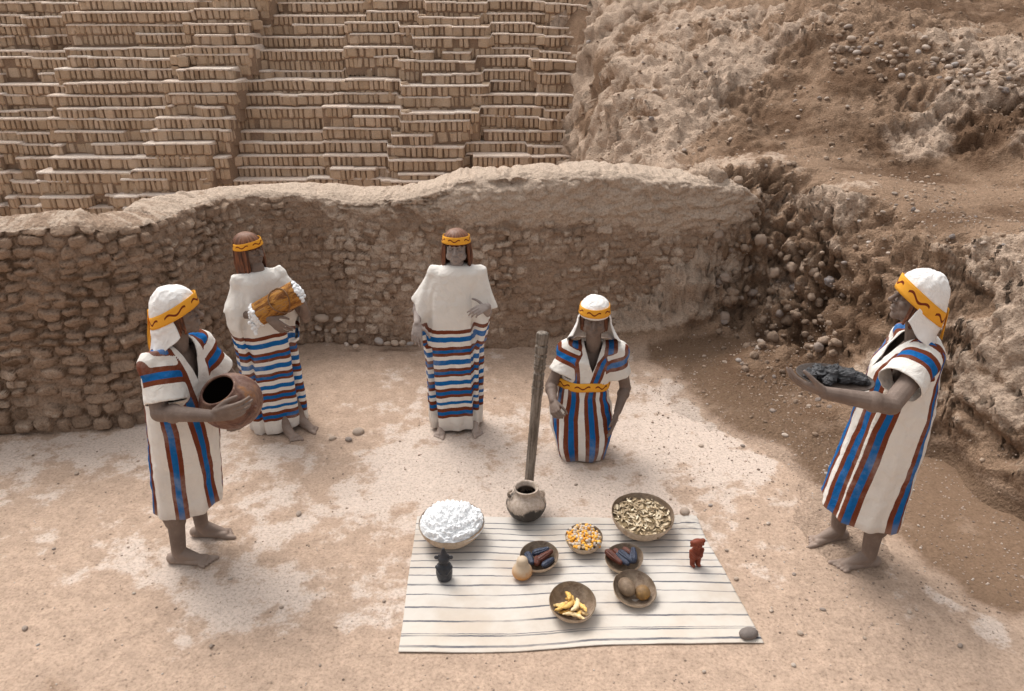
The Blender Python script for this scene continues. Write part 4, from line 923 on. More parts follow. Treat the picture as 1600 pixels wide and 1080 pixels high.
o = garment('tunic', rings_from(tb), [dict(J=Sr, S=Sr + V3(.045, 0, .01), A=Er - Sr, L=.185, r0=.084, r1=.112, k=.9, up=(0, 1, 0)), dict(J=Sl, S=Sl - V3(.045, 0, -.01), A=El - Sl, L=.18, r0=.084, r1=.112, k=.9, up=(0, 1, 0))], .012, fw, M_tunic, man2, bands=[(-.125, -.062, -.075), (.125, .062, .075), (-.262, -.185, -.205), (.262, .185, .205), (-.515, -.47, -.46), (.515, .47, .46)], vneck=(nb[2] + .045, .066, nb[2] - .135, nb[1] + 0.0, nb[0]))
BM_ = HM((-.026, .004, .548), 0, -6, 2)
ph = np.radians(np.linspace(-180, 180, 140)); Pn = []
for k in np.linspace(0, 1, 5): Pn.append(np.stack([np.sin(ph) * (.180 + .006 * np.sin(k * 3.1)), -np.cos(ph) * (.137 + .006 * np.sin(k * 3.1)), (k - .5) * .062 + .004 * np.sin(ph * 5)], -1))
Pn = np.array(Pn); kk = np.broadcast_to(np.linspace(0, 1, 5)[:, None], Pn.shape[:2]); sheet('belt', Pn, BM_, man2, M_band, 1, .006, gc=np.stack([np.broadcast_to(ph * .15, Pn.shape[:2]), kk, 0 * kk + 1], -1))
band_mesh('headband', H4, man2, .0940, .1140, .068, .040, .054, cone=.08, s=1.06)
band_mesh('cloth_brim', H4, man2, .0905, .1105, .034, .008, .018, cone=-.05, s=1.06, mat=M_white)
cap_cloth(H4, man2, .062, .036, 1.06, 11, drop=0.30, top=.126, flare=0.125, phi0=72, phi1=288)

# ---------------------------------------------------------------- the man with the flat plate, on the right
loc = V3(1.99, 3.60, 0.0); rot = R(-100); F5_ = Fig(loc, rot)
hc = F5_.w(1434, 469, 3.56); nb = F5_.w(1432, 533, 3.58); Sl = nb + V3(.170, -.005, -.05); Sr = nb + V3(-.165, 0, -.055)
El = F5_.w(1392, 633, 3.22); Wl = F5_.w(1289, 614, 3.24)
Er = F5_.w(1362, 606, 3.88); Wr_ = F5_.w(1302, 588, 3.72)
H5 = HM(hc, -1, -12, 0)
pr = torso(nb + V3(0, .012, -.02), V3(0, 0.0, .90), 1.04) + arm(Sr, Er, Wr_, 1.05) + arm(Sl, El, Wl, 1.12) + [capsule(nb, hc - V3(0, -.01, .06), .056, .052)]
fa, fb = F5_.I @ Vector((2.05, 3.53, .08)), F5_.I @ Vector((1.96, 3.76, .08))
pr += leg((.085, 0.0, .90), V3(fa[0] + .0, fa[1] - .01, .47), fa[:], 1.08) + leg((-.085, 0.0, .90), V3(fb[0], fb[1] - .02, .47), fb[:], 1.08) + foot(fa[:], R(-84 + 100), 1.12, 1) + foot(fb[:], R(-78 + 100), 1.1, -1)
pr += hand(Wl, F5_.wd(-.85, .30, .22), F5_.wd(.25, .55, .7), F5_.wd(-.2, -.6, .7), (.30, .30, .32, .35), 0.03, (0.35, 0.35), 1.12)
pr += hand(Wr_, F5_.wd(-.8, -.45, .05), F5_.wd(0, -.4, 1), F5_.wd(-.3, .8, .2), (.25, .25, .3, .3), 0.05, (0.4, 0.3), 1.08)
man3 = person(loc, rot, 'standing person on the right in striped tunic carrying a dark plate of lumps', pr, H5, M_skin, 1.08)
tb = dense([(nb[2] + .035, nb[0], nb[1] + .012, .062, .062), (nb[2] + .012, nb[0], nb[1] + .014, .105, .086), (nb[2] - .03, nb[0], nb[1] + .016, .172, .112), (1.24, 0, .04, .200, .150), (1.05, 0, .045, .205, .165), (.8, 0, .03, .210, .180), (.55, 0, .0, .212, .192), (.28, 0, -.02, .215, .205)])
garment('tunic', rings_from(tb), [dict(J=Sr, S=Sr + V3(.045, 0, .01), A=Er - Sr, L=.19, r0=.088, r1=.10, k=.82, up=(0, 1, 0)), dict(J=Sl, S=Sl - V3(.045, 0, -.01), A=El - Sl, L=.215, r0=.092, r1=.112, k=.84, up=(0, 1, 0))], .345, tunic_fold(13, 1.15), M_tunic, man3, bands=[(-.125, -.095, -.10), (.125, .095, .092), (-.262, -.22, -.215), (.262, .205, .196), (-.515, -.46, -.45), (.515, .46, .452)], vneck=(nb[2] + .045, .062, nb[2] - .175, nb[1] + 0.0, nb[0]), hempt=(0, 0, .35), hemtilt=(.0, .14, 1))
band_mesh('headband', H5, man3, .0955, .1155, .060, -.050, .066, cone=.06, s=1.16)
cap_cloth(H5, man3, .060, -.050, 1.16, 17, drop=0.155, top=.135, flare=0.035, phi0=78, phi1=282)
# long dark hair beside the face under the cloth
for pp, hm, dr in ((man3, H5, .15), (man2, H4, .12), (man1, H1, .13)):
    for a0, a1 in ((56, 98), (-98, -56)):
        ph = np.radians(np.linspace(a0, a1, 24)); Pn = []
        for k in np.linspace(0, 1, 16): Pn.append(np.stack([np.sin(ph) * .083 * (1 + .05 * np.sin(k * 3)) + .003 * np.sin(ph * 60), .014 - np.cos(ph) * .098 * (1 + .04 * k), .04 - (dr + .02 * np.cos(ph * 14)) * k + 0 * ph], -1))
        Pn = np.array(Pn); a, b_ = np.meshgrid(np.linspace(.5, 1, 16), ph / 6.28, indexing='ij'); sheet('hair', Pn, hm, pp, M_hair, 1.0, .012, gc=np.stack([b_, a, 0 * a + 1], -1))
tail(H5, man3, [(0.0, .132, .0), (0.02, .137, -.04), (0.03, .145, -.09), (0.035, .15, -.13)], .035, 1.12)
# ================================================================ THINGS ON THE GROUND AND IN THE HANDS
def lathe(prof, n=64, wob=0.0, seed=0, oval=1.0):
    ph = np.arange(n) * 2 * math.pi / n; prof = np.array(prof); Pn = np.zeros((len(prof), n, 3))
    for i, (r, z) in enumerate(prof):
        q = np.stack([np.cos(ph) * r, np.sin(ph) * r, 0 * ph + z], -1); rr = r * (1 + wob * fbm(q + seed, 6, 3, seed))
        Pn[i] = np.stack([np.cos(ph) * rr * oval, np.sin(ph) * rr, z + wob * 0.25 * r * np.sin(2 * ph + seed) * (z > 0.03)], -1)
    V = Pn.reshape(-1, 3); F = grid_faces(len(prof), n, True); c = len(V)
    V = np.concatenate([V, [(0, 0, prof[0][1]), (0, 0, prof[-1][1])]]); o = (len(prof) - 1) * n
    return V, [F, np.array([[c, (j + 1) % n, j] for j in range(n)]), np.array([[c + 1, o + j, o + (j + 1) % n] for j in range(n)])]
def fix(me, smooth=True):
    bm = bmesh.new(); bm.from_mesh(me); bmesh.ops.recalc_face_normals(bm, faces=bm.faces); bm.to_mesh(me); bm.free(); return me
def bez(pts, n=8):
    t = catmull(np.array(pts, float), n); return t
def gourd_mat(name, c0, c1, c2, rough=0.7, stain=0.5):
    b = NB(name, rough, 0.3); n = b.noise(7, 6, 0.65); n2 = b.noise(45, 5, 0.65)
    c = b.mix(b.mr(n, 0.38, 0.62), c0, c1); c = b.mix(b.mr(b.noise(11, 5, 0.7, dist=0.4), 0.52, 0.72, 0, stain), c, c2)
    c = b.mix(1.0, c, b.ramp(n2, [(0.3, (.75, .74, .72)), (0.7, (1.12, 1.12, 1.12))]), 'MULTIPLY'); return b.done(c, b.bump(n2, 0.0025))
M_gourd = gourd_mat('gourd_rind', (0.46, 0.34, 0.235), (0.56, 0.44, 0.33), (0.30, 0.15, 0.06), 0.6, 0.5)
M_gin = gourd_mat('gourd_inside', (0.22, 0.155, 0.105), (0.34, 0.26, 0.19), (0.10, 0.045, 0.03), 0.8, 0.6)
b = NB('cotton', 1.0, 0.0); b.b.inputs['Subsurface Weight'].default_value = 0.25; b.b.inputs['Subsurface Radius'].default_value = (.02, .02, .02)
M_cotton = b.done((0.86, 0.86, 0.86), b.bump(b.noise(90, 6, 0.7), 0.006))
def bowl(px, py, r, h, label, seed=0, tilt=(0, 0), oval=1.0, group='gourd bowls on the mat', inside_mat=None, zr=0.0):
    loc = G(px, py, h * 0.95); loc.z = 0.006
    e = empty('gourd_bowl', loc, zr, label, 'bowl', group)
    po, t = [], 0.006
    for a in np.linspace(0.12, 1, 12): th = a * math.pi / 2; po.append((r * math.sin(th) ** 0.85, h * (1 - math.cos(th) ** 1.15)))
    po[0] = (po[1][0] * .8, 0.0)
    outer = po + [(r - t * .3, h + .003)]; inner = [(r - t * .6, h + .003), (r - t, h)] + [(x - t if x > t * 2 else x * .5, max(z + t * .4, t)) for x, z in po[::-1][1:]]
    m1 = fix(mesh_np('shell', *lathe(outer, 72, 0.05, seed, oval))); 
    V, F = lathe(outer, 72, 0.05, seed, oval); m1 = mesh_np('shell', V, [F[0], F[1]]); V, F = lathe(inner, 72, 0.05, seed, oval); m2 = mesh_np('inside', V, [F[0], F[2]])
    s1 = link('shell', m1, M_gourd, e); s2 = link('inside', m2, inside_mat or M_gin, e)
    e.rotation_euler = (tilt[0], tilt[1], zr); bpy.context.view_layer.update()
    return e
def top_at(e, x, y, z): return Matrix.LocRotScale(e.location, e.rotation_euler, None) @ Vector((x, y, z))

# ---- the mat
cs = [G(622, 1020), G(1193, 1005), G(1087, 811), G(652, 808)]
n, m = 150, 230; A_, B_ = np.meshgrid(np.linspace(0, 1, n), np.linspace(0, 1, m), indexing='ij')
c4 = [np.array(c[:]) for c in cs]
Pm = (1 - A_)[..., None] * ((1 - B_)[..., None] * c4[0] + B_[..., None] * c4[1]) + A_[..., None] * ((1 - B_)[..., None] * c4[3] + B_[..., None] * c4[2])
q = Pm.copy(); q[..., 2] = 0
Pm[..., 0] += 0.008 * perlin(q, 2.2, 5) * np.where((B_ > .5), 1, .6); Pm[..., 1] += 0.012 * perlin(q, 2.0, 8) - 0.02 * (1 - A_) * np.sin(B_ * 7) * .5
wr = 0.011 * fbm(q * V3(1, 2.5, 1), 2.0, 4, 3) + 0.0022 * fbm(q, 9, 3, 5)
corner = np.exp(-(((A_ - 1) / .14) ** 2 + ((B_ - .97) / .09) ** 2)); wr = wr + corner * (0.022 + 0.020 * fbm(q, 13, 3, 6, ridge=True))
gz = ground_h(Pm[..., 0], Pm[..., 1]); Pm[..., 2] = np.maximum(gz, -0.002) + 0.006 + np.maximum(wr, -0.003)
MAT_P = Pm
me = grid_mesh('mat', Pm, flip=True)
warp = 0.007 * fbm(q * V3(1, .5, 1), 3.0, 3, 15); attr(me, 'gc', np.stack([B_ * 1.8, A_ * 1.08 + warp, 0 * A_ + 1], -1).reshape(-1, 3), 'FLOAT_VECTOR')
b = NB('mat_cloth', 0.95, 0.05); g = b.sep(b.attr('gc', True)); yv = g[1]
stops = [0.035, .105, .118, .205, .300, .395, .470, .545, .610, .672, .735, .790, .852, .910, .960, 1.01]
# wider pairs of dark threads run across the cloth at measured heights
wds = [.0055, .0035, .002, .0045, .0042, .0028, .0048, .0030, .0042, .0028, .0042, .0030, .0042, .0026, .0028, .003]; acc = None
jit = b.math('MULTIPLY', b.math('SUBTRACT', b.noise(30, 4, 0.6), 0.5), 0.006)
for y0, wd in zip(stops, wds):
    d = b.math('ABSOLUTE', b.math('SUBTRACT', b.math('ADD', yv, jit), y0)); l = b.mr(d, wd * .8, wd * 1.9, 1, 0); acc = l if acc is None else b.math('MAXIMUM', acc, l)
sx = b.noise(1, 3, 0.6, b.scale(b.co, (3, 14, 3))); acc = b.math('MULTIPLY', acc, b.mr(sx, 0.3, 0.62, 0.35, 1.0))
st = b.noise(2.2, 5, 0.6); base_ = b.mix(b.mr(st, 0.42, 0.68), (0.56, 0.515, 0.465), (0.48, 0.41, 0.345))
edge_d = b.mr(yv, 0.5, -0.1, 0, 0.35); base_ = b.mix(edge_d, base_, (0.60, 0.50, 0.40))
wx = b.scale(b.co, (500, 60, 60)); wy = b.scale(b.co, (60, 500, 60)); wv = b.math('ADD', b.noise(1, 2, .5, wx), b.noise(1, 2, .5, wy))
base_ = b.mix(1.0, base_, b.ramp(wv, [(0.35, (.88, .88, .88)), (0.65, (1.05, 1.05, 1.05))]), 'MULTIPLY')
M_mat = b.done(b.mix(acc, base_, (0.115, 0.115, 0.13)), b.bump(wv, 0.001, 0.6, b.bump(b.noise(9, 5, .6), .012, .7)))
o = link('mat', me, M_mat); tag(o, 'cream cotton mat with thin dark stripes spread on the ground under the bowls', 'mat')
md = o.modifiers.new('s', 'SOLIDIFY'); md.thickness = 0.003; md.offset = 1

# ---- bowls and what lies in them
bw = bowl(706, 817, .198, .125, 'wide gourd bowl heaped with white cotton at the left back corner of the mat', 3, (R(2), R(-1)))
def fluff(name, c, r, hgt, n, seed, mat, s0=.012, s1=.024, zb=0.0):
    rr = np.random.default_rng(seed); parts = []
    for i in range(n):
        a = rr.uniform(0, 6.283); d = r * math.sqrt(rr.random()); z = hgt * (1 - (d / r) ** 2.2) ** .8 * rr.uniform(.75, 1.12); s = rr.uniform(s0, s1)
        V, F = ellips((0, 0, 0), (s, s * rr.uniform(.7, 1.2), s * rr.uniform(.6, .95)), np.array(Matrix.Rotation(rr.uniform(0, 3), 3, (rr.random(), rr.random(), .3))), 14); V = V * (1 + 0.22 * fbm(V + i, 60, 3, seed)[:, None]); parts.append((V + V3(c[0] + d * math.cos(a), c[1] + d * math.sin(a), c[2] + z + zb), F))
    parts.append(ellips((c[0], c[1], c[2] - .01), (r * .96, r * .96, hgt * .9 + .01)))
    V, F = merge(parts); return mesh_np(name, V, F)
c = bw.location
n, m = 110, 220; ph = np.arange(m) * 2 * math.pi / m; rr0 = np.linspace(1, .004, n)[:, None] * .197; Pn = np.stack([rr0 * np.cos(ph), rr0 * np.sin(ph), .082 * (1 - (rr0 / .200) ** 2.4) + 0 * ph], -1)
a1, _, _ = worley(Pn + .006 * perlin(Pn, 60, 2)[..., None], 34, 5); a2, _, _ = worley(Pn, 85, 6); hh_ = .022 * np.clip(1 - a1 ** 2 * 2, -.2, 1) + .008 * np.clip(1 - a2 ** 2 * 2, -.2, 1) + .012 * fbm(Pn, 14, 3, 4) + .006 * fbm(Pn, 120, 3, 5)
Nn = Pn * V3(3, 3, 0) + V3(0, 0, 1); Nn /= np.linalg.norm(Nn, axis=2)[..., None]; Pn = Pn + Nn * hh_[..., None] * sstep(.2, .17, rr0)[..., None] + V3(c.x, c.y, .112)
o = link('cotton_fluff', grid_mesh('cotton_fluff', Pn, True), M_cotton); tag(o, 'heap of snow white raw cotton filling the wide gourd bowl', 'cotton', kind='stuff')
# leaves
bw = bowl(1003, 803, .192, .130, 'wide gourd bowl full of dry leaves at the right back corner of the mat', 8, (R(5), R(1)))
b = NB('dry_leaf', 0.75, 0.2); rn = b.rand(); M_leaf = b.done(b.ramp(rn, [(0, (0.12, .08, .045)), (.3, (0.42, .31, .19)), (.7, (0.66, .52, .35)), (1, (.74, .63, .46))]), b.bump(b.noise(60, 3, .6), .002))
rr = np.random.default_rng(21); lm = []
for k in range(5):
    Ln_, Wd_ = rr.uniform(.036, .048), rr.uniform(.012, .018); u = np.linspace(-1, 1, 9); w_ = np.linspace(-1, 1, 5); U, W_ = np.meshgrid(u, w_, indexing='ij'); wl_ = (1 - np.abs(U) ** 1.8) ** .8 * Wd_ / 2 * W_
    Z_ = .004 * rr.uniform(.4, 1.6) * U ** 2 + .35 * np.abs(wl_) + .0015 * np.sin(U * 5 + k); me = grid_mesh('dry_leaf', np.stack([U * Ln_ / 2, wl_, Z_], -1)); me.materials.append(M_leaf); lm.append(me)
V, F = lathe([(.176, .088), (.15, .096), (.10, .103), (.05, .106), (.01, .107)], 48, .03, 2); me = mesh_np('leaf_litter', V, [F[0], F[2]])
o = link('leaf_litter', me, None); M_litter = earth_mat('leaf_crumbs', (.36, .27, .16), (.22, .16, .09), (.08, .055, .035), False); me.materials.append(M_litter)
o.location = bw.location; o.rotation_euler = bw.rotation_euler; tag(o, 'dark crumbs of crushed leaves under the dry leaves in the wide right bowl', 'leaf crumbs', kind='stuff')
for k in range(285):
    a = rr.uniform(0, 6.283); d = .174 * math.sqrt(rr.random()); o = bpy.data.objects.new('dry_leaf', lm[k % 5]); COL.objects.link(o)
    o.location = top_at(bw, d * math.cos(a), d * math.sin(a), .112 - .35 * d * d + rr.uniform(-.006, .009)); o.rotation_euler = (rr.normal(0, .35), rr.normal(0, .35), rr.uniform(0, 6.28)); tag(o, 'small dry tan leaf lying in the wide bowl at the right back', 'leaf', 'dry leaves heaped in the wide bowl')
# shelled corn
bw = bowl(913, 839, .110, .085, 'small gourd bowl heaped with white and yellow toasted corn behind the corn cobs', 14, (R(7), R(-2)))
b = NB('toasted_corn', 0.6, 0.3); rn = b.rand(); M_corn = b.done(b.ramp(rn, [(0, (.50, .40, .31)), (.40, (.62, .54, .46)), (.55, (.60, .40, .18)), (.62, (.80, .36, .05)), (1, (.86, .47, .07))]), b.bump(b.noise(80, 3, .6), .003))
cm_ = []
for k in range(5):
    V, F = ellips((0, 0, 0), (.0105, .009, .008), None, 12); V = V * (1 + .35 * fbm(V + k * 3, 130, 2, k)[:, None]); me = mesh_np('corn_kernel', V, F); me.materials.append(M_corn); cm_.append(me)
for k in range(280):
    a = rr.uniform(0, 6.283); d = .103 * math.sqrt(rr.random()); lay = rr.uniform(-.010, .010); o = bpy.data.objects.new('corn_kernel', cm_[k % 5]); COL.objects.link(o)
    o.location = top_at(bw, d * math.cos(a), d * math.sin(a), .100 - 2.3 * d * d + lay); o.rotation_euler = tuple(rr.uniform(0, 6.28, 3)); o.scale = (rr.uniform(.8, 1.25),) * 3; tag(o, 'single toasted corn kernel in the small bowl behind the cobs', 'corn kernel', 'toasted corn kernels heaped in the small bowl')
# corn cobs
def cob_mesh(Lc, r, seed):
    n, m = 44, 48; rr_ = np.random.default_rng(seed); Pn = np.zeros((n, m, 3)); ph = np.arange(m) * 2 * math.pi / m
    for i, k in enumerate(np.linspace(0, 1, n)):
        pr_ = r * (math.sin(min(k * 4.5, 1) * math.pi / 2) ** .6) * (1 - .45 * max(k - .45, 0) / .55) * (max(1 - ((k - .9) / .1) ** 2, 0) ** .5 if k > .9 else 1)
        ker = 1 + .13 * np.abs(np.cos(ph * 5)) ** .6 + .05 * np.abs(math.sin(i * 1.35)) * np.abs(np.cos(ph * 5)); Pn[i] = np.stack([np.full(m, (k - .5) * Lc), np.cos(ph) * max(pr_, 1e-4) * ker, np.sin(ph) * max(pr_, 1e-4) * ker + .06 * Lc * (k - .5) ** 2], -1)
    return grid_mesh('corn_cob', Pn, True)
def cob_mat(nm, c0, c1):
    b = NB(nm, 0.45, 0.4); v = b.vor(130, rnd=.5); return b.done(b.mix(b.mr(v, .2, .6), c1, c0), b.bump(v, .003, 1.0))
M_cb = cob_mat('blue_black_corn', (.018, .022, .040), (.050, .065, .11)); M_cr = cob_mat('dark_red_corn', (.07, .018, .010), (.16, .040, .018))
def cobs(bw, items):
    for (x, y, ang, Lc, r, mt, lab, z, tl) in items:
        o = link('corn_cob', cob_mesh(Lc, r * 1.12, 1), mt); o.location = top_at(bw, x, y, z); o.rotation_euler = (0, tl, R(ang)); tag(o, lab, 'corn cob', 'dark corn cobs in the two bowls')
bw = bowl(843, 868, .112, .070, 'small gourd bowl of dark corn cobs behind the pear shaped gourd', 22, (R(8), R(-3)))
cobs(bw, [(-.055, -.005, -70, .105, .019, M_cb, 'blue black corn cob at the left side of the left cob bowl', .052, 0), (-.012, -.014, 88, .10, .0165, M_cr, 'short dark red corn cob upright beside the leftmost blue cob', .050, 0), (.012, .040, 20, .11, .019, M_cb, 'blue black corn cob at the back of the left cob bowl', .056, -.1),
          (.032, .002, 42, .13, .0175, M_cr, 'long dark red corn cob lying diagonally in the left cob bowl', .060, -.08), (.050, -.040, 45, .10, .0155, M_cb, 'blue black corn cob at the front right of the left cob bowl', .052, 0)])
bw = bowl(978, 871, .110, .068, 'small gourd bowl of dark corn cobs in front of the wide leaf bowl', 27, (R(6), R(-9)))
cobs(bw, [(-.060, .012, -50, .135, .018, M_cr, 'long dark red corn cob leaning on the left rim of the right cob bowl', .066, .12), (-.030, .040, -60, .09, .015, M_cr, 'small dark red corn cob tucked behind the long red one', .058, 0), (-.015, -.008, -52, .115, .0165, M_cb, 'thin blue black corn cob second from the left in the right cob bowl', .058, 0),
          (.010, .002, -52, .125, .018, M_cb, 'long blue black corn cob in the middle of the right cob bowl', .066, 0), (.028, .045, -50, .09, .015, M_cr, 'dark red corn cob at the back of the right cob bowl', .056, 0), (.052, .008, 82, .12, .0185, M_cb, 'grey blue corn cob standing at the right side of the right cob bowl', .064, -.1)])
# two round fruits
bw = bowl(990, 918, .120, .060, 'open gourd bowl with two round brown fruits', 31, (R(12), R(4)))
M_fr = gourd_mat('brown_fruit', (.17, .115, .075), (.27, .19, .125), (.33, .24, .15), .6, .4); M_fr2 = gourd_mat('ochre_fruit', (.20, .12, .06), (.30, .17, .06), (.62, .33, .08), .6, .8)
for (x, y, rd, mt, lab, z, an) in ((-.042, .010, (.045, .060, .044), M_fr, 'larger oval dull brown fruit at the left of its bowl', .052, 20), (.043, -.018, (.043, .043, .040), M_fr2, 'smaller round fruit with ochre flecks at the right of its bowl', .048, 0)):
    V, F = ellips((0, 0, 0), rd, None, 32); V = V * (1 + .03 * fbm(V, 20, 3, 3)[:, None]); o = link('round_fruit', mesh_np('round_fruit', V, F), mt); o.location = top_at(bw, x, y, z); o.rotation_euler = (0, 0, R(an)); tag(o, lab, 'fruit', 'two fruits in one bowl')
# yellow pods
bw = bowl(893, 938, .126, .085, 'deep gourd bowl with yellow pods nearest the front edge of the mat', 37, (R(10), R(3)))
b = NB('yellow_pod', 0.55, 0.3); rn = b.rand(); n = b.noise(30, 5, .6); M_pod = b.done(b.mix(b.mr(n, .5, .72, 0, .55), b.ramp(rn, [(0, (.72, .42, .10)), (.6, (.80, .53, .18)), (1, (.80, .62, .36))]), (.42, .22, .07)), b.bump(n, .003))
def pod_mesh(Lc, r, bend, seed):
    n, m = 26, 16; ph = np.arange(m) * 2 * math.pi / m; Pn = np.zeros((n, m, 3))
    for i, k in enumerate(np.linspace(-1, 1, n)):
        rr_ = r * max(1 - abs(k) ** 2.6, 0) ** .6 * (1 + .14 * math.sin(k * 14 + seed)); a = k * bend; Pn[i] = np.stack([np.full(m, math.sin(a) / bend * Lc / 2) + 0 * ph, (1 - math.cos(a)) / bend * Lc / 2 + np.cos(ph) * rr_, np.sin(ph) * rr_ * .7], -1)
    return grid_mesh('yellow_pod', Pn, True)
pods = [(-.052, .016, 25, .135, 'curved yellow pod at the left rim side of the front bowl, uppermost on that side'), (-.036, -.006, 12, .11, 'yellow pod just below the uppermost left pod in the front bowl'), (-.008, .004, 62, .145, 'long yellow pod standing steeply at the centre of the front bowl'), (.014, .022, -58, .12, 'yellow pod curving down to the right behind the central one in the front bowl'),
        (.026, -.004, 70, .13, 'steep yellow pod just right of the central one in the front bowl'), (.048, .000, -42, .12, 'yellow pod at the right side of the heap in the front bowl'), (-.026, -.034, 15, .095, 'short pale pod low at the left of the front bowl'), (.012, -.058, -14, .14, 'long pale pod lowest in the front bowl, nearest the mat edge'),
        (-.014, .050, 100, .075, 'short yellow pod tip sticking up at the back of the front bowl'), (.054, -.026, -50, .095, 'yellow pod pointing to the lower right of the front bowl'), (.034, -.046, 60, .065, 'stubby yellow pod between the lowest and the right pods in the front bowl'), (-.058, -.022, 40, .085, 'small yellow pod touching the left wall of the front bowl')]
for k, (x, y, an, L_p, plab) in enumerate(pods):
    o = link('yellow_pod', pod_mesh(L_p, .0135, .75 if k % 2 else .55, k), M_pod); o.location = top_at(bw, x, y, .028 + .0045 * k % .02 + .010 * (k % 3)); o.rotation_euler = (rr.normal(0, .2), rr.normal(0, .12), R(an) + (math.pi if k in (3, 5, 7) else 0)); tag(o, plab, 'pod', 'yellow pods in the front bowl')

# ---- clay pot with lugs
b = NB('sooty_clay', 0.6, 0.3); p_ = b.sep(b.co)[2]; n = b.noise(9, 6, .65, dist=.6); n2 = b.noise(55, 5, .65)
soot = b.math('ADD', b.mr(p_, .16, .05, 0, 1), b.math('MULTIPLY', b.math('SUBTRACT', n, .47), 3.8))
c = b.mix(b.mr(n2, .35, .65), (.40, .31, .24), (.54, .44, .36)); c = b.mix(b.mr(b.noise(4, 4, .6), .5, .7, 0, .5), c, (.30, .20, .13)); c = b.mix(b.mr(soot, .2, .75), c, (.045, .037, .032))
M_pot = b.done(c, b.bump(n2, .003), b.mr(n, .3, .7, .45, .75))
loc = G(822, 818, 0.0); loc.y += .06; loc.z = .006; pot = empty('clay_pot', loc, 0, 'round sooty clay pot with two small lug handles at the back edge of the mat', 'pot')
prof = [(.035, .0), (.068, .010), (.100, .038), (.122, .080), (.126, .110), (.118, .140), (.096, .168), (.075, .184), (.067, .196), (.068, .207), (.078, .216), (.080, .222), (.075, .226), (.067, .222), (.060, .207), (.058, .195), (.070, .180), (.105, .140), (.115, .10), (.10, .05), (.05, .02)]
V, F = lathe(bez(prof, 3), 72, .025, 4); link('pot_body', mesh_np('pot_body', V, F), M_pot, pot)
for sx in (-1, 1):
    a = np.linspace(-1.35, 1.35, 12); cpts = [V3(sx * (.088 + .022 * math.cos(t)), -.02, .186 + .026 * math.sin(t)) for t in a]; parts = [capsule(p0, p1, .0085, .0085, n=10) for p0, p1 in zip(cpts[:-1], cpts[1:])]
    link('lug_handle', remesh(parts, .003, 3), M_pot, pot)

# ---- carved staff leaning behind the pot
top = P(848, 520, 4.22); bot = G(824, 792, 0.0) + Vector((0, .06, 0)); ax = (top - bot); Ls = ax.length
b = NB('weathered_wood', .8, .2); gr = b.noise(1, 5, .6, b.scale(b.co, (60, 60, 4))); n = b.noise(30, 4, .6); M_wood = b.done(b.mix(b.mr(gr, .35, .65), (.10, .078, .060), (.27, .225, .185)), b.bump(b.math('ADD', gr, n), .004))
n = 420; m = 40; ph = np.arange(m) * 2 * math.pi / m; Pn = np.zeros((n, m, 3))
def notch(z, z0, wd): return math.exp(-((z - z0) / wd) ** 2)
for i, k in enumerate(np.linspace(0, 1, n)):
    z = k * Ls; f = Ls - z; r = .029 + .005 * k + .0006 * math.sin(z * 210)
    rad = np.full(m, r)
    if f < .40:
        rad = rad * 1.10
        for z0 in (.075, .135, .175, .245, .255, .300, .345, .352): rad = rad - .0075 * notch(f, z0, .0045)
        fr_ = -math.pi / 2                                        # carved face and figure towards the camera side
        da = np.abs(np.mod(ph - fr_ + math.pi, 2 * math.pi) - math.pi)
        if .085 < f < .130: rad = rad + .004 * np.exp(-(da / .25) ** 2) * math.exp(-((f - .108) / .012) ** 2) - .004 * (np.exp(-((da - .55) / .20) ** 2)) * (math.exp(-((f - .098) / .005) ** 2) + .8 * math.exp(-((f - .122) / .003) ** 2)) + .0015
        if .14 < f < .245: rad = rad - .0075 * (np.abs(np.sin(ph * 4)) < .28) + .003 * np.sin(f * 260) * (np.abs(np.sin(ph * 4)) >= .25)
        if .255 < f < .34: rad = rad + .004 * np.cos(ph * 4) * math.sin((f - .255) * 36)
        rad = rad + (.004 if .34 < f < .36 else 0)
    if k > .996: rad = rad * .93
    Pn[i] = np.stack([np.cos(ph) * rad, np.sin(ph) * rad, np.full(m, z)], -1)
V = Pn.reshape(-1, 3); F = grid_faces(n, m, True); V = np.concatenate([V, [(0, 0, Ls)]]); o_ = (n - 1) * m
st_ = link('carved_staff', mesh_np('carved_staff', V, [F, np.array([[n * m, o_ + j, o_ + (j + 1) % m] for j in range(m)])]), M_wood); st_.location = bot; st_.rotation_euler = ax.to_track_quat('Z', 'Y').to_euler()
tag(st_, 'tall weathered wooden staff with a carved head standing behind the sooty clay pot', 'staff')

# ---- pear shaped gourd
b = NB('pear_gourd', .5, .35); z_ = b.sep(b.co)[2]; n = b.noise(30, 5, .65); M_pear = b.done(b.mix(b.mr(b.math('ADD', z_, b.math('MULTIPLY', n, .07)), .125, .05), (.52, .40, .28), (.50, .22, .055)), b.bump(n, .002))
loc = G(816, 911); loc.y += .045; loc.z = .007; V, F = lathe(bez([(.018, 0), (.042, .006), (.057, .028), (.055, .055), (.041, .078), (.034, .095), (.033, .110), (.027, .126), (.014, .135), (.002, .137)], 4), 40, .02, 6)
o = link('pear_gourd', mesh_np('pear_gourd', V, F), M_pear); o.location = loc; tag(o, 'small orange brown pear shaped gourd standing on the mat by the left cob bowl', 'gourd')

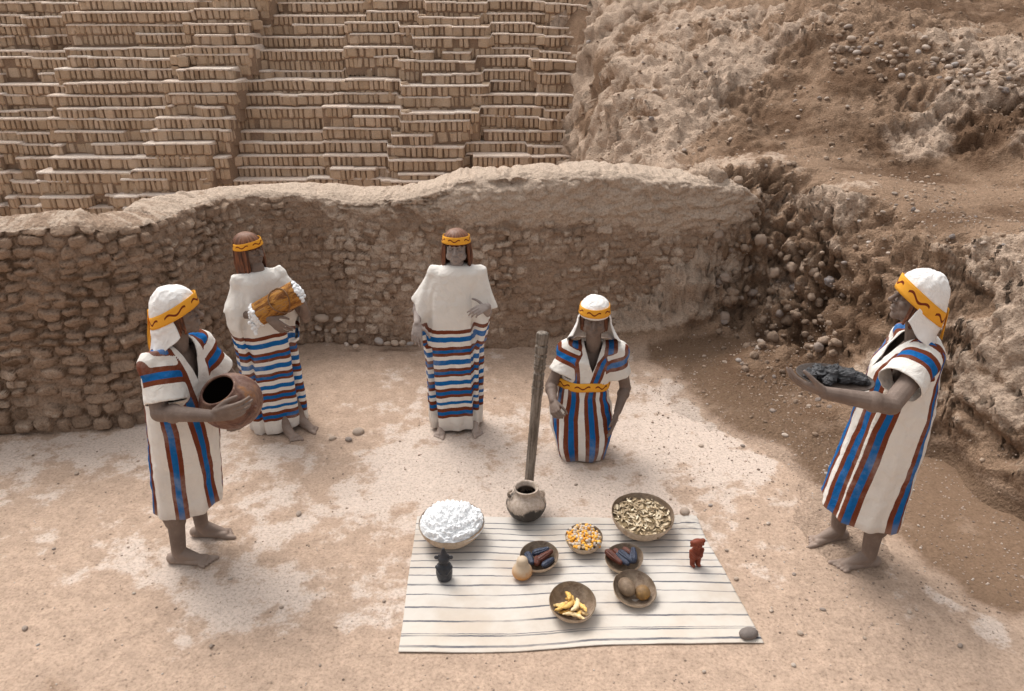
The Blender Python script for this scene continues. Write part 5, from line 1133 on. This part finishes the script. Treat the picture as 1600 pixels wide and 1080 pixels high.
# ---- two figurines
M_black = gourd_mat('black_clay', (.030, .030, .034), (.055, .055, .062), (.11, .105, .10), .4, .35); M_redc = gourd_mat('red_clay', (.18, .035, .016), (.26, .060, .028), (.09, .02, .012), .6, .5)
loc = G(694, 912); loc.y += .035; loc.z = .007
E = ellips; K = capsule; S_ = V3
pr = [(lambda a: a)(lathe(bez([(.030, 0), (.036, .006), (.041, .04), (.040, .065), (.037, .085), (.026, .100), (.020, .11)], 4), 36, .0, 1))]
pr += [E((0, -.002, .128), (.029, .027, .027)), K((0, 0, .145), (0, .002, .190), .022, .008), K((-.020, 0, .150), (.020, 0, .150), .008, .008), E((0, -.022, .126), (.006, .010, .008)), E((-.036, 0, .138), (.011, .006, .013)), E((.036, 0, .138), (.011, .006, .013)),
       K((-.034, -.010, .085), (-.014, -.036, .060), .010, .008), K((.034, -.010, .085), (.014, -.036, .060), .010, .008), E((0, -.030, .050), (.022, .012, .022)), E((.010, -.022, .133), (.006, .004, .004)), E((-.010, -.022, .133), (.006, .004, .004)), K((-.03, -.0, .036), (.03, -.0, .036), .034, .034) if False else E((0, 0, .045), (.037, .036, .02))]
me = remesh(pr, .0022, 3); o = link('black_figurine', me, M_black); o.location = loc; o.scale = (1.14, 1.1, 1.08); tag(o, 'black clay figurine with pointed cap and round ear plugs on the mat', 'figurine')
loc = G(1087, 889); loc.y += .03; loc.z = .007
pr = [K((-.017, -.003, .008), (-.018, 0, .055), .015, .018), K((.017, -.003, .008), (.018, 0, .055), .015, .018), E((0, 0, .085), (.037, .028, .045)), K((-.016, -.014, .008), (-.017, -.022, .008), .011, .010), K((.016, -.014, .008), (.017, -.022, .008), .011, .010),
      E((0, -.004, .142), (.030, .025, .024)), K((-.030, .002, .160), (.034, .0, .166), .014, .014), E((0, 0, .162), (.036, .024, .018)), E((-.036, 0, .142), (.008, .006, .010)), E((.037, 0, .140), (.008, .006, .011)), E((0, -.028, .138), (.006, .010, .009)), E((.011, -.025, .148), (.007, .004, .005)), E((-.011, -.025, .148), (.007, .004, .005)), K((-.009, -.027, .127), (.009, -.027, .127), .003, .003),
      K((-.034, -.006, .108), (-.014, -.032, .086), .011, .009), K((.034, -.006, .108), (.014, -.032, .086), .011, .009), K((-.034, 0, .105), (-.030, -.004, .06), .010, .012), K((.034, 0, .105), (.030, -.004, .06), .010, .012)]
me = remesh(pr, .0022, 3); o = link('red_figurine', me, M_redc); o.location = loc; o.rotation_euler = (0, 0, R(12)); tag(o, 'red clay figurine with flat headdress standing near the right edge of the mat', 'figurine')

# ---- the round jar in the arms of the man on the left
b = NB('mottled_clay', .5, .35); n = b.noise(7, 7, .7, dist=.7); n2 = b.noise(40, 5, .65); c = b.ramp(n, [(.30, (.03, .018, .014)), (.42, (.115, .045, .028)), (.54, (.20, .11, .075)), (.62, (.30, .13, .045)), (.72, (.17, .12, .10))])
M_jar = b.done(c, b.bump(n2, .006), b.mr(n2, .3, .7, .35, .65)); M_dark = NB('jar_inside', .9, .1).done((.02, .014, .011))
jr = empty('clay_jar', jar_c, 0, 'mottled red brown round jar with a wide mouth held by the leftmost person', 'jar')
n, m = 48, 80; th = np.linspace(0, math.pi, n); ph = np.arange(m) * 2 * math.pi / m; T_, Ph = np.meshgrid(th, ph, indexing='ij'); D_ = np.stack([np.sin(T_) * np.cos(Ph), np.sin(T_) * np.sin(Ph), np.cos(T_)], -1)
# the axis of the mouth looks up and out towards the front
Rj = 0.163; mouth = nrm((-.24, -.48, .84)); oth = nrm(np.cross(mouth, (0, 0, 1))); up_ = np.cross(oth, mouth)
def jarpt(t, p_, r): return (math.cos(t) * mouth + math.sin(t) * (math.cos(p_) * oth * 1.0 + math.sin(p_) * up_)) * r
prof = [(t, Rj) for t in np.linspace(math.pi, .70, 34)] + [(.65, Rj * 1.03), (.61, Rj * 1.045), (.57, Rj * 1.03), (.58, Rj * .97), (.68, Rj * .93)]
Pn = np.zeros((len(prof), m, 3))
for i, (t, r) in enumerate(prof):
    for j in range(m): Pn[i, j] = jarpt(t, ph[j], r)
Pn = Pn * V3(1.0, .98, .90); Pn = Pn * (1 + .03 * fbm(Pn, 6, 3, 8)[..., None])
link('jar_body', grid_mesh('jar_body', Pn, True, flip=True), M_jar, jr)
Pn = np.zeros((20, m, 3))
for i, t in enumerate(np.linspace(.60, math.pi, 20)):
    for j in range(m): Pn[i, j] = jarpt(t, ph[j], Rj * .95)
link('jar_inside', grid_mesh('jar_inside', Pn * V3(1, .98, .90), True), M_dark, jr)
for sx, dz in ((1, .0), (-1, -.02)):
    me = remesh([ellips((0, 0, 0), (.026, .020, .024)), ellips((.012, -.01, .006), (.014, .012, .012)), ellips((-.010, -.008, -.010), (.014, .012, .012))], .003, 3); o = link('jar_knob', me, M_jar, jr); o.location = (sx * .132, -.058, dz - .005)

# ---- bark bundle stuffed with cotton, in the arms of the woman
b = NB('bark', .8, .2); n = b.noise(1, 7, .7, b.scale(b.co, (30, 30, 9)), .5); n2 = b.noise(60, 4, .7); M_bark = b.done(b.ramp(n, [(.3, (.05, .022, .012)), (.45, (.22, .085, .025)), (.55, (.50, .23, .045)), (.68, (.24, .15, .10))]), b.bump(b.math('ADD', n, n2), .012))
A0, B0 = np.array(LOG_A[:]), np.array(LOG_B[:]); ax = B0 - A0; Lb = np.linalg.norm(ax); bd = empty('bark_bundle', (A0 + B0) / 2, 0, 'rolled orange brown bark bundle tied with cord in the arms of the long haired person', 'bundle')
bd.rotation_euler = Vector(ax).to_track_quat('Z', 'Y').to_euler()
n, m = 60, 60; ph = np.arange(m) * 2 * math.pi / m; Pn = np.zeros((n, m, 3))
for i, k in enumerate(np.linspace(0, 1, n)):
    q = np.stack([np.cos(ph), np.sin(ph), 0 * ph + k * 2], -1); r = .084 * (1 + .06 * fbm(q, 2, 4, 3) + .03 * fbm(q, 7, 3, 5)) * (1 + .06 * (k - .5)); Pn[i] = np.stack([np.cos(ph) * r, np.sin(ph) * r, np.full(m, (k - .5) * Lb * .96)], -1)
link('bark_roll', grid_mesh('bark_roll', Pn, True), M_bark, bd)
M_cord = gourd_mat('cord', (.20, .10, .05), (.28, .16, .08), (.1, .05, .03), .9, .3)
def ringc(z, tl, r0=.0905):
    pts = [V3(math.cos(a) * r0, math.sin(a) * r0, z + tl * math.cos(a - 2.6) * .05) for a in np.linspace(0, 2 * math.pi, 25)]; return [capsule(p0, p1, .0045, .0045, n=8) for p0, p1 in zip(pts[:-1], pts[1:])]
V, F = merge(ringc(.02, 1.6) + ringc(.035, -1.4)); link('cord', mesh_np('cord', V, F), M_cord, bd)
for z, nm, cnt in ((-Lb / 2, 0, 110), (Lb / 2, 1, 60)):
    rr_ = np.random.default_rng(nm + 9); parts = []
    for k in range(cnt):
        a = rr_.uniform(0, 6.28); d = .078 * math.sqrt(rr_.random()); s = rr_.uniform(.010, .018); V, F = ellips((0, 0, 0), (s, s * .8, s * .9), None, 12); V = V * (1 + .2 * fbm(V + k, 70, 2, k % 7)[:, None]); dz = (.05 if nm == 0 else .025) * (1 - (d / .075) ** 2) * rr_.uniform(.3, 1.1); parts.append((V + V3(math.cos(a) * d, math.sin(a) * d, z + (-dz if nm == 0 else dz)), F))
    if nm == 0:
        for k in range(34):
            t = rr_.random(); wdn = np.array((Matrix.Rotation(0, 3, 'X') @ (bd.rotation_euler.to_matrix().inverted() @ Vector((.12, -.3, -1))))[:]); s = rr_.uniform(.009, .015); V, F = ellips((0, 0, 0), (s, s, s), None, 12); parts.append((V + V3(0, 0, z - .03) + wdn * (.03 + .085 * t) + rr_.normal(0, .013, 3) * (1.2 - t), F))
    V, F = merge(parts); link('cotton_plug', mesh_np('cotton_plug', V, F), M_cotton, bd)

# ---- flat plate of dark lumps in the hands of the man on the right
pc = P(1304, 592, 3.46); pl = empty('flat_plate', pc, 0, 'shallow dark oval plate held out by the rightmost person', 'plate'); pl.rotation_euler = (R(2), R(5), R(-6))
V, F = lathe([(.02, -.020), (.10, -.018), (.165, -.006), (.190, .008), (.192, .012), (.186, .012), (.160, .0), (.10, -.010), (.02, -.012)], 64, .03, 5, 1.0); V = V * V3(1.0, .72, 1); link('plate_body', mesh_np('plate_body', V, F), gourd_mat('dark_gourd', (.035, .026, .022), (.075, .055, .045), (.02, .015, .012), .5, .5), pl)
M_coal = gourd_mat('grey_lump', (.050, .050, .053), (.115, .113, .118), (.022, .020, .019), .75, .6); bpy.context.view_layer.update()
rr_ = np.random.default_rng(31)
for (x, y, sx, sz, lab) in ((-.125, -.01, .034, .024, 'small grey lump at the outer end of the held plate'), (-.080, .015, .040, .032, 'grey lump second from the outer end of the held plate'), (-.022, .000, .038, .038, 'tallest grey lump in the middle of the held plate'), (.050, .005, .045, .032, 'long grey lump right of the tallest lump on the held plate'), (.115, .000, .035, .028, 'grey lump near the arm end of the held plate'),
                            (-.05, -.055, .028, .02, 'little lump at the near rim below the second grey lump'), (.015, .055, .034, .027, 'lump at the far rim behind the tallest lump'), (.155, -.01, .020, .014, 'smallest lump closest to the sleeve on the held plate'), (.085, .05, .030, .024, 'lump at the far rim behind the long lump')):
    V, F = ellips((0, 0, 0), (1, .85, 1), None, 16); V = V * (1 + .30 * fbm(V + x * 50, 2.3, 5, 5, .6, ridge=True)[:, None] + .10 * np.round(4 * perlin(V + x * 9, 1.6, 4))[:, None] / 2); V = V * V3(sx, sx * .9, sz)
    V = V * (1 + rr_.normal(0, .07, (len(V), 1))); o = link('coal_lump', mesh_np('coal_lump', V, F, False), M_coal); Mx = Matrix.LocRotScale(pl.location, pl.rotation_euler, None); o.location = Mx @ Vector((x, y, sz * .62 + .0)); o.rotation_euler = (0, 0, rr_.uniform(0, 6)); tag(o, lab, 'lump', 'dark lumps on the held plate')

# ---- stones
def stone_meshes(name, n, mat, cnt=5, seed=0, flat=.6):
    out = []; r_ = np.random.default_rng(seed)
    for k in range(cnt):
        V, F = ellips((0, 0, 0), (1, r_.uniform(.68, .92), flat * r_.uniform(.8, 1.2)), None, n); V = V * (1 + (.16 + .25 * (flat > .65)) * fbm(V + k * 5, .9 + .5 * (flat > .65), 3, seed + k)[:, None] + .02 * fbm(V, 6, 2, k)[:, None]); me = mesh_np(name, V, F); me.materials.append(mat); out.append(me)
    return out
b = NB('river_stone', .75, .2); rn = b.rand(); n = b.noise(4, 5, .6); c = b.ramp(rn, [(0, (.26, .215, .19)), (.3, (.36, .285, .23)), (.6, (.44, .34, .265)), (.88, (.52, .43, .36)), (1, (.30, .28, .275))]); M_stone = b.done(b.mix(b.mr(n, .45, .7, 0, .6), c, (.45, .34, .26)), b.bump(b.noise(6, 5, .65), .004))
b = NB('dusty_stone', .9, .1); rn = b.rand(); n = b.noise(3, 5, .6); c = b.ramp(rn, [(0, (.20, .14, .10)), (.5, (.31, .225, .165)), (.85, (.40, .30, .23)), (1, (.24, .22, .22))]); M_dstone = b.done(b.mix(b.mr(n, .4, .65, 0, .7), c, (.36, .26, .19)), b.bump(b.noise(5, 6, .7), .010))
SM = stone_meshes('river_stone', 24, M_stone, 6, 3); DM = stone_meshes('rough_stone', 18, M_dstone, 6, 9, .72)
def put(me, name, loc, s, rz, lab, cat, grp, tl=(0, 0)):
    o = bpy.data.objects.new(name, me); COL.objects.link(o); o.location = loc; o.scale = (s,) * 3; o.rotation_euler = (tl[0], tl[1], rz); return tag(o, lab, cat, grp)
b = NB('dark_flat_stone', .7, .25); M_fs = b.done(b.mix(b.noise(5, 4, .6), (.15, .125, .11), (.24, .20, .18)), b.bump(b.noise(20, 4, .6), .003)); fm = [SM[0].copy(), SM[1].copy()]
for q_ in fm: q_.materials.clear(); q_.materials.append(M_fs)
l = G(1169, 995); put(fm[0], 'flat_stone', (l.x, l.y, .022), .052, .3, 'flat grey brown stone weighing down the front right corner of the mat', 'stone', None)
l = G(1069, 809); put(SM[1], 'flat_stone', (l.x, l.y, .045), .036, 1.1, 'smooth pale stone on the rumpled back right corner of the mat', 'stone', None)
# hill height lookup
HX, HY, HZ = HILL[..., 0], HILL[..., 1], HILL[..., 2]
def hill_at(x, y):
    i = int(np.clip(math.log(max(y, 2.3) / 2.3) / .0030, 0, HX.shape[0] - 1)); j = int(np.clip((x / y - .045) / .0027, 0, HX.shape[1] - 1)); return HILL[i, j], HN[i, j]
rs = np.random.default_rng(77)
# row of cobbles along the foot of the back wall
ORD = ['leftmost', 'second', 'third', 'fourth', 'fifth', 'sixth', 'seventh', 'eighth', 'ninth', 'tenth', 'eleventh', 'twelfth', 'thirteenth', 'fourteenth', 'fifteenth']
CROWS = {'upper row': ((503,497,22),(528,499,17),(548,500,16),(566,500,15),(583,502,13),(600,499,17),(614,511,20)), 'middle row': ((490,520,10),(497,513,12),(510,516,11),(523,517,15),(541,516,12),(553,517,13),(568,514,11),(581,517,13),(594,514,16),(630,513,12)),
         'lowest row': ((541,538,10),(556,541,11),(592,533,16),(605,537,13),(617,536,13),(629,536,14),(641,537,12))}
for rown, items in CROWS.items():
    for k, (px, py, w_) in enumerate(items):
        l2 = P(px, py, 6.58 if py < 525 else 6.40); s = w_ / 2 / 1212 * 6.9 * 1.05
        put(SM[rs.integers(6)], 'cobble', l2, s, rs.uniform(0, 6), ORD[k] + (' cobble in the ' if k == 0 else ' cobble from the left in the ') + rown + ' at the foot of the back wall', 'cobble', 'cobbles at the foot of the back wall', (rs.uniform(-.4, .4), rs.uniform(-.4, .4)))
# fallen rubble in the hollow between wall and cliff
cnt = 0
while cnt < 230:
    px, py = rs.uniform(1120, 1310), rs.uniform(270, 640); u = (px - 1120) / 190; yc = 330 + 190 * u
    if abs(py - yc - 60) > 170 * rs.random() ** .6: continue
    yy = np.interp(py, [270, 400, 500, 640], [7.3, 6.8, 6.15, 5.4]); best = None
    # find where the line of sight meets the hillside
    for Yt in np.arange(4.6, 8.6, .02):
        w_ = P(px, py, Yt); hp_, hn_ = hill_at(w_.x, w_.y)
        if w_.z <= hp_[2]: best = (hp_, hn_); break
    if best is None: continue
    hp_, hn_ = best; s = rs.uniform(.022, .058) * (1.15 if py < 560 else .6) * (rs.random() ** .3)
    put(DM[rs.integers(6)], 'rubble_stone', Vector(hp_ + hn_ * s * rs.uniform(-.2, .35)), s, rs.uniform(0, 6), 'rough brown stone in the heap of rubble between the back wall and the cliff', 'rubble', 'rubble fallen between wall and cliff', (rs.uniform(-.6, .6), rs.uniform(-.6, .6))); cnt += 1
# cobbles along the crest of the upper bank and strewn on the slopes
cnt = 0
while cnt < 285:
    t = rs.random()
    if t < .55: px = rs.uniform(1300, 1600); py = np.interp(px, [1330, 1450, 1600], [75, 100, 130]) + rs.normal(0, 20)
    elif t < .75: px, py = rs.uniform(1330, 1600), rs.uniform(300, 430)
    else: px, py = rs.uniform(930, 1330), rs.uniform(20, 260)
    best = None
    for Yt in np.arange(5.0, 16, .04):
        w_ = P(px, py, Yt); hp_, hn_ = hill_at(w_.x, w_.y)
        if w_.z <= hp_[2]: best = (hp_, hn_); break
    if best is None: continue
    hp_, hn_ = best; s = rs.uniform(.012, .034) * hp_[1] / 8 * (1.35 if t < .5 else 1)
    put((DM if rs.random() < .6 else SM)[rs.integers(6)], 'slope_stone', Vector(hp_ + hn_ * s * rs.uniform(-.1, .3)), s, rs.uniform(0, 6), 'stone half sunk in the eroded hillside on the right', 'stone', 'loose stones on the hillside', (rs.uniform(-.3, .3), rs.uniform(-.3, .3))); cnt += 1
# single stones on the trodden floor
fl = [(40,985,9),(1030,760,0),(560,678,16),(545,690,10),(520,688,10),(1250,990,9),(1285,955,8),(690,860,0),(467,805,10),(360,905,6),(120,740,6),(1150,905,7),(1095,700,7),(1205,655,8),(1180,575,9),(1260,655,7),(1150,590,8),(1225,690,9),(1100,560,6),(1330,720,8),(1185,560,10),(1130,585,7),(1290,745,6),(600,940,5),(85,860,5),(900,760,5),(1000,745,5),(960,700,5),(1110,790,6),(1160,700,6),(1200,820,7),(440,950,6),(330,1010,6),(210,930,5),(1420,960,7),(1500,1010,8),(1350,1000,6),(1240,900,6),(1135,860,5),(1205,955,6),(60,1010,5),(1240,1040,7),(1100,1050,6),(500,1040,5)]
MARKS = [((-1.9, 3.67), 'the feet of the leftmost person'), ((-1.7, 5.05), 'the feet of the bundle carrier'), ((-.42, 5.05), 'the feet of the centre person'), ((.52, 4.6), 'the kneeling person'), ((2.0, 3.6), 'the feet of the rightmost person'), ((-.57, 2.88), 'the front left corner of the mat'), ((1.28, 2.94), 'the front right corner of the mat'), ((1.15, 3.95), 'the back right corner of the mat')]
seen_ = {}
for (px, py, w_) in sorted(fl, key=lambda t: min(math.dist(G(t[0], t[1])[:2], m_[0]) for m_ in MARKS)):
    if w_ == 0: continue
    g_ = G(px, py); mk = min(MARKS, key=lambda m_: math.dist(g_[:2], m_[0]))[1]; seen_[mk] = seen_.get(mk, 0) + 1; nth = ['closest'] + [o_ + ' closest' for o_ in ORD[1:]]
    flab = 'loose floor stone ' + (nth[seen_[mk] - 1] if seen_[mk] <= 15 else 'far out') + ' to ' + mk
    l = G(px, py, 0); z = max(float(ground_h(np.array([l.x]), np.array([l.y]))[0]), 0); hz = hill_at(l.x, l.y)[0][2] if l.x > 1.0 else -9; s = w_ / 1212 * (l.y * .906 + 1.29) * .62
    put(SM[rs.integers(6)], 'ground_stone', (l.x, l.y, max(z, hz) + s * .2), s, rs.uniform(0, 6), flab, 'stone', 'loose stones on the floor')
# gravel too small to count
tv, tf = ellips((0, 0, 0), (1, .85, .6), None, 6); parts = []
for k in range(6500):
    if k % 10 < 5: x = rs.uniform(1.0, 3.6); y = rs.uniform(3.0, 6.6); x, y = (x, y) if x > 4.3 - .50 * y else (x, y + 0)
    else: y = rs.uniform(2.3, 6.8); x = rs.uniform(-.85, .85) * y
    if -.62 < x < 1.3 and 2.86 < y < 4.0: continue
    if x < 4.0 - .52 * y and rs.random() < .45: continue
    gz_ = float(0.0); s = rs.uniform(.0028, .0075) * (1.6 if rs.random() < .06 else 1)
    parts.append((x, y, s))
pa = np.array(parts); gz_ = ground_h(pa[:, 0], pa[:, 1])
for i, (x, y, s) in enumerate(pa):
    if x > .4: gz_[i] = max(gz_[i], hill_at(x, y)[0][2])
Vb = tv; nvb = len(Vb); ro = rs.uniform(0, 6.28, len(pa)); Vx = []
for i, (x, y, s) in enumerate(pa):
    c_, s__ = math.cos(ro[i]), math.sin(ro[i]); v = Vb * s; Vx.append(np.stack([v[:, 0] * c_ - v[:, 1] * s__ + x, v[:, 0] * s__ + v[:, 1] * c_ + y, v[:, 2] + gz_[i] + s * .2], 1))
Fx = [np.concatenate([f + i * nvb for i in range(len(pa))]) for f in tf]
me = mesh_np('gravel', np.concatenate(Vx), Fx); b = NB('gravel_bits', .9, .1); M_gr = b.done(b.ramp(b.noise(9, 2, .5), [(.35, (.19, .14, .11)), (.5, (.36, .27, .21)), (.65, (.5, .42, .36))])); tag(link('gravel', me, M_gr), 'fine grit and pebbles scattered over the ground', 'gravel', kind='stuff')

# scree on the slope, too fine and too much to count
tv, tf = ellips((0, 0, 0), (1, .8, .65), None, 6); tv = tv * (1 + .25 * fbm(tv, 1.3, 2, 3)[:, None]); rs = np.random.default_rng(5); nn = 15000
ii = rs.integers(0, HILL.shape[0] - 1, nn * 3); jj = rs.integers(0, HILL.shape[1] - 1, nn * 3); hp_ = HILL[ii, jj]; ok = (hp_[:, 2] > .04) & (hp_[:, 1] < 14); ii, jj = ii[ok][:nn], jj[ok][:nn]; hp_ = HILL[ii, jj]
cl = fbm(hp_, 1.8, 3, 5); keep = rs.random(len(hp_)) < .25 + 1.1 * np.clip(cl + .25, 0, 1); hp_ = hp_[keep]; ng = len(hp_)
sz = rs.uniform(.004, .010, ng) * (1 + 2.2 * rs.random(ng) ** 5) * (hp_[:, 1] / 6.5) ** .8; ro = rs.uniform(0, 6.28, ng); c_, s_ = np.cos(ro)[:, None], np.sin(ro)[:, None]
vx = tv[None, :, 0] * sz[:, None]; vy = tv[None, :, 1] * sz[:, None]; vz = tv[None, :, 2] * sz[:, None]
Vx = np.stack([vx * c_ - vy * s_ + hp_[:, None, 0], vx * s_ + vy * c_ + hp_[:, None, 1], vz + hp_[:, None, 2] + sz[:, None] * .15], -1).reshape(-1, 3)
Fx = [(f[None] + (np.arange(ng) * len(tv))[:, None, None]).reshape(-1, f.shape[1]) for f in tf]
b = NB('scree_bits', .9, .1); M_sc = b.done(b.ramp(b.noise(7, 3, .6), [(.35, (.17, .115, .08)), (.5, (.32, .23, .165)), (.66, (.48, .38, .30))])); tag(link('scree', mesh_np('scree', Vx, Fx), M_sc), 'fine brown scree and pebbles scattered over the eroded slope', 'scree', kind='stuff')
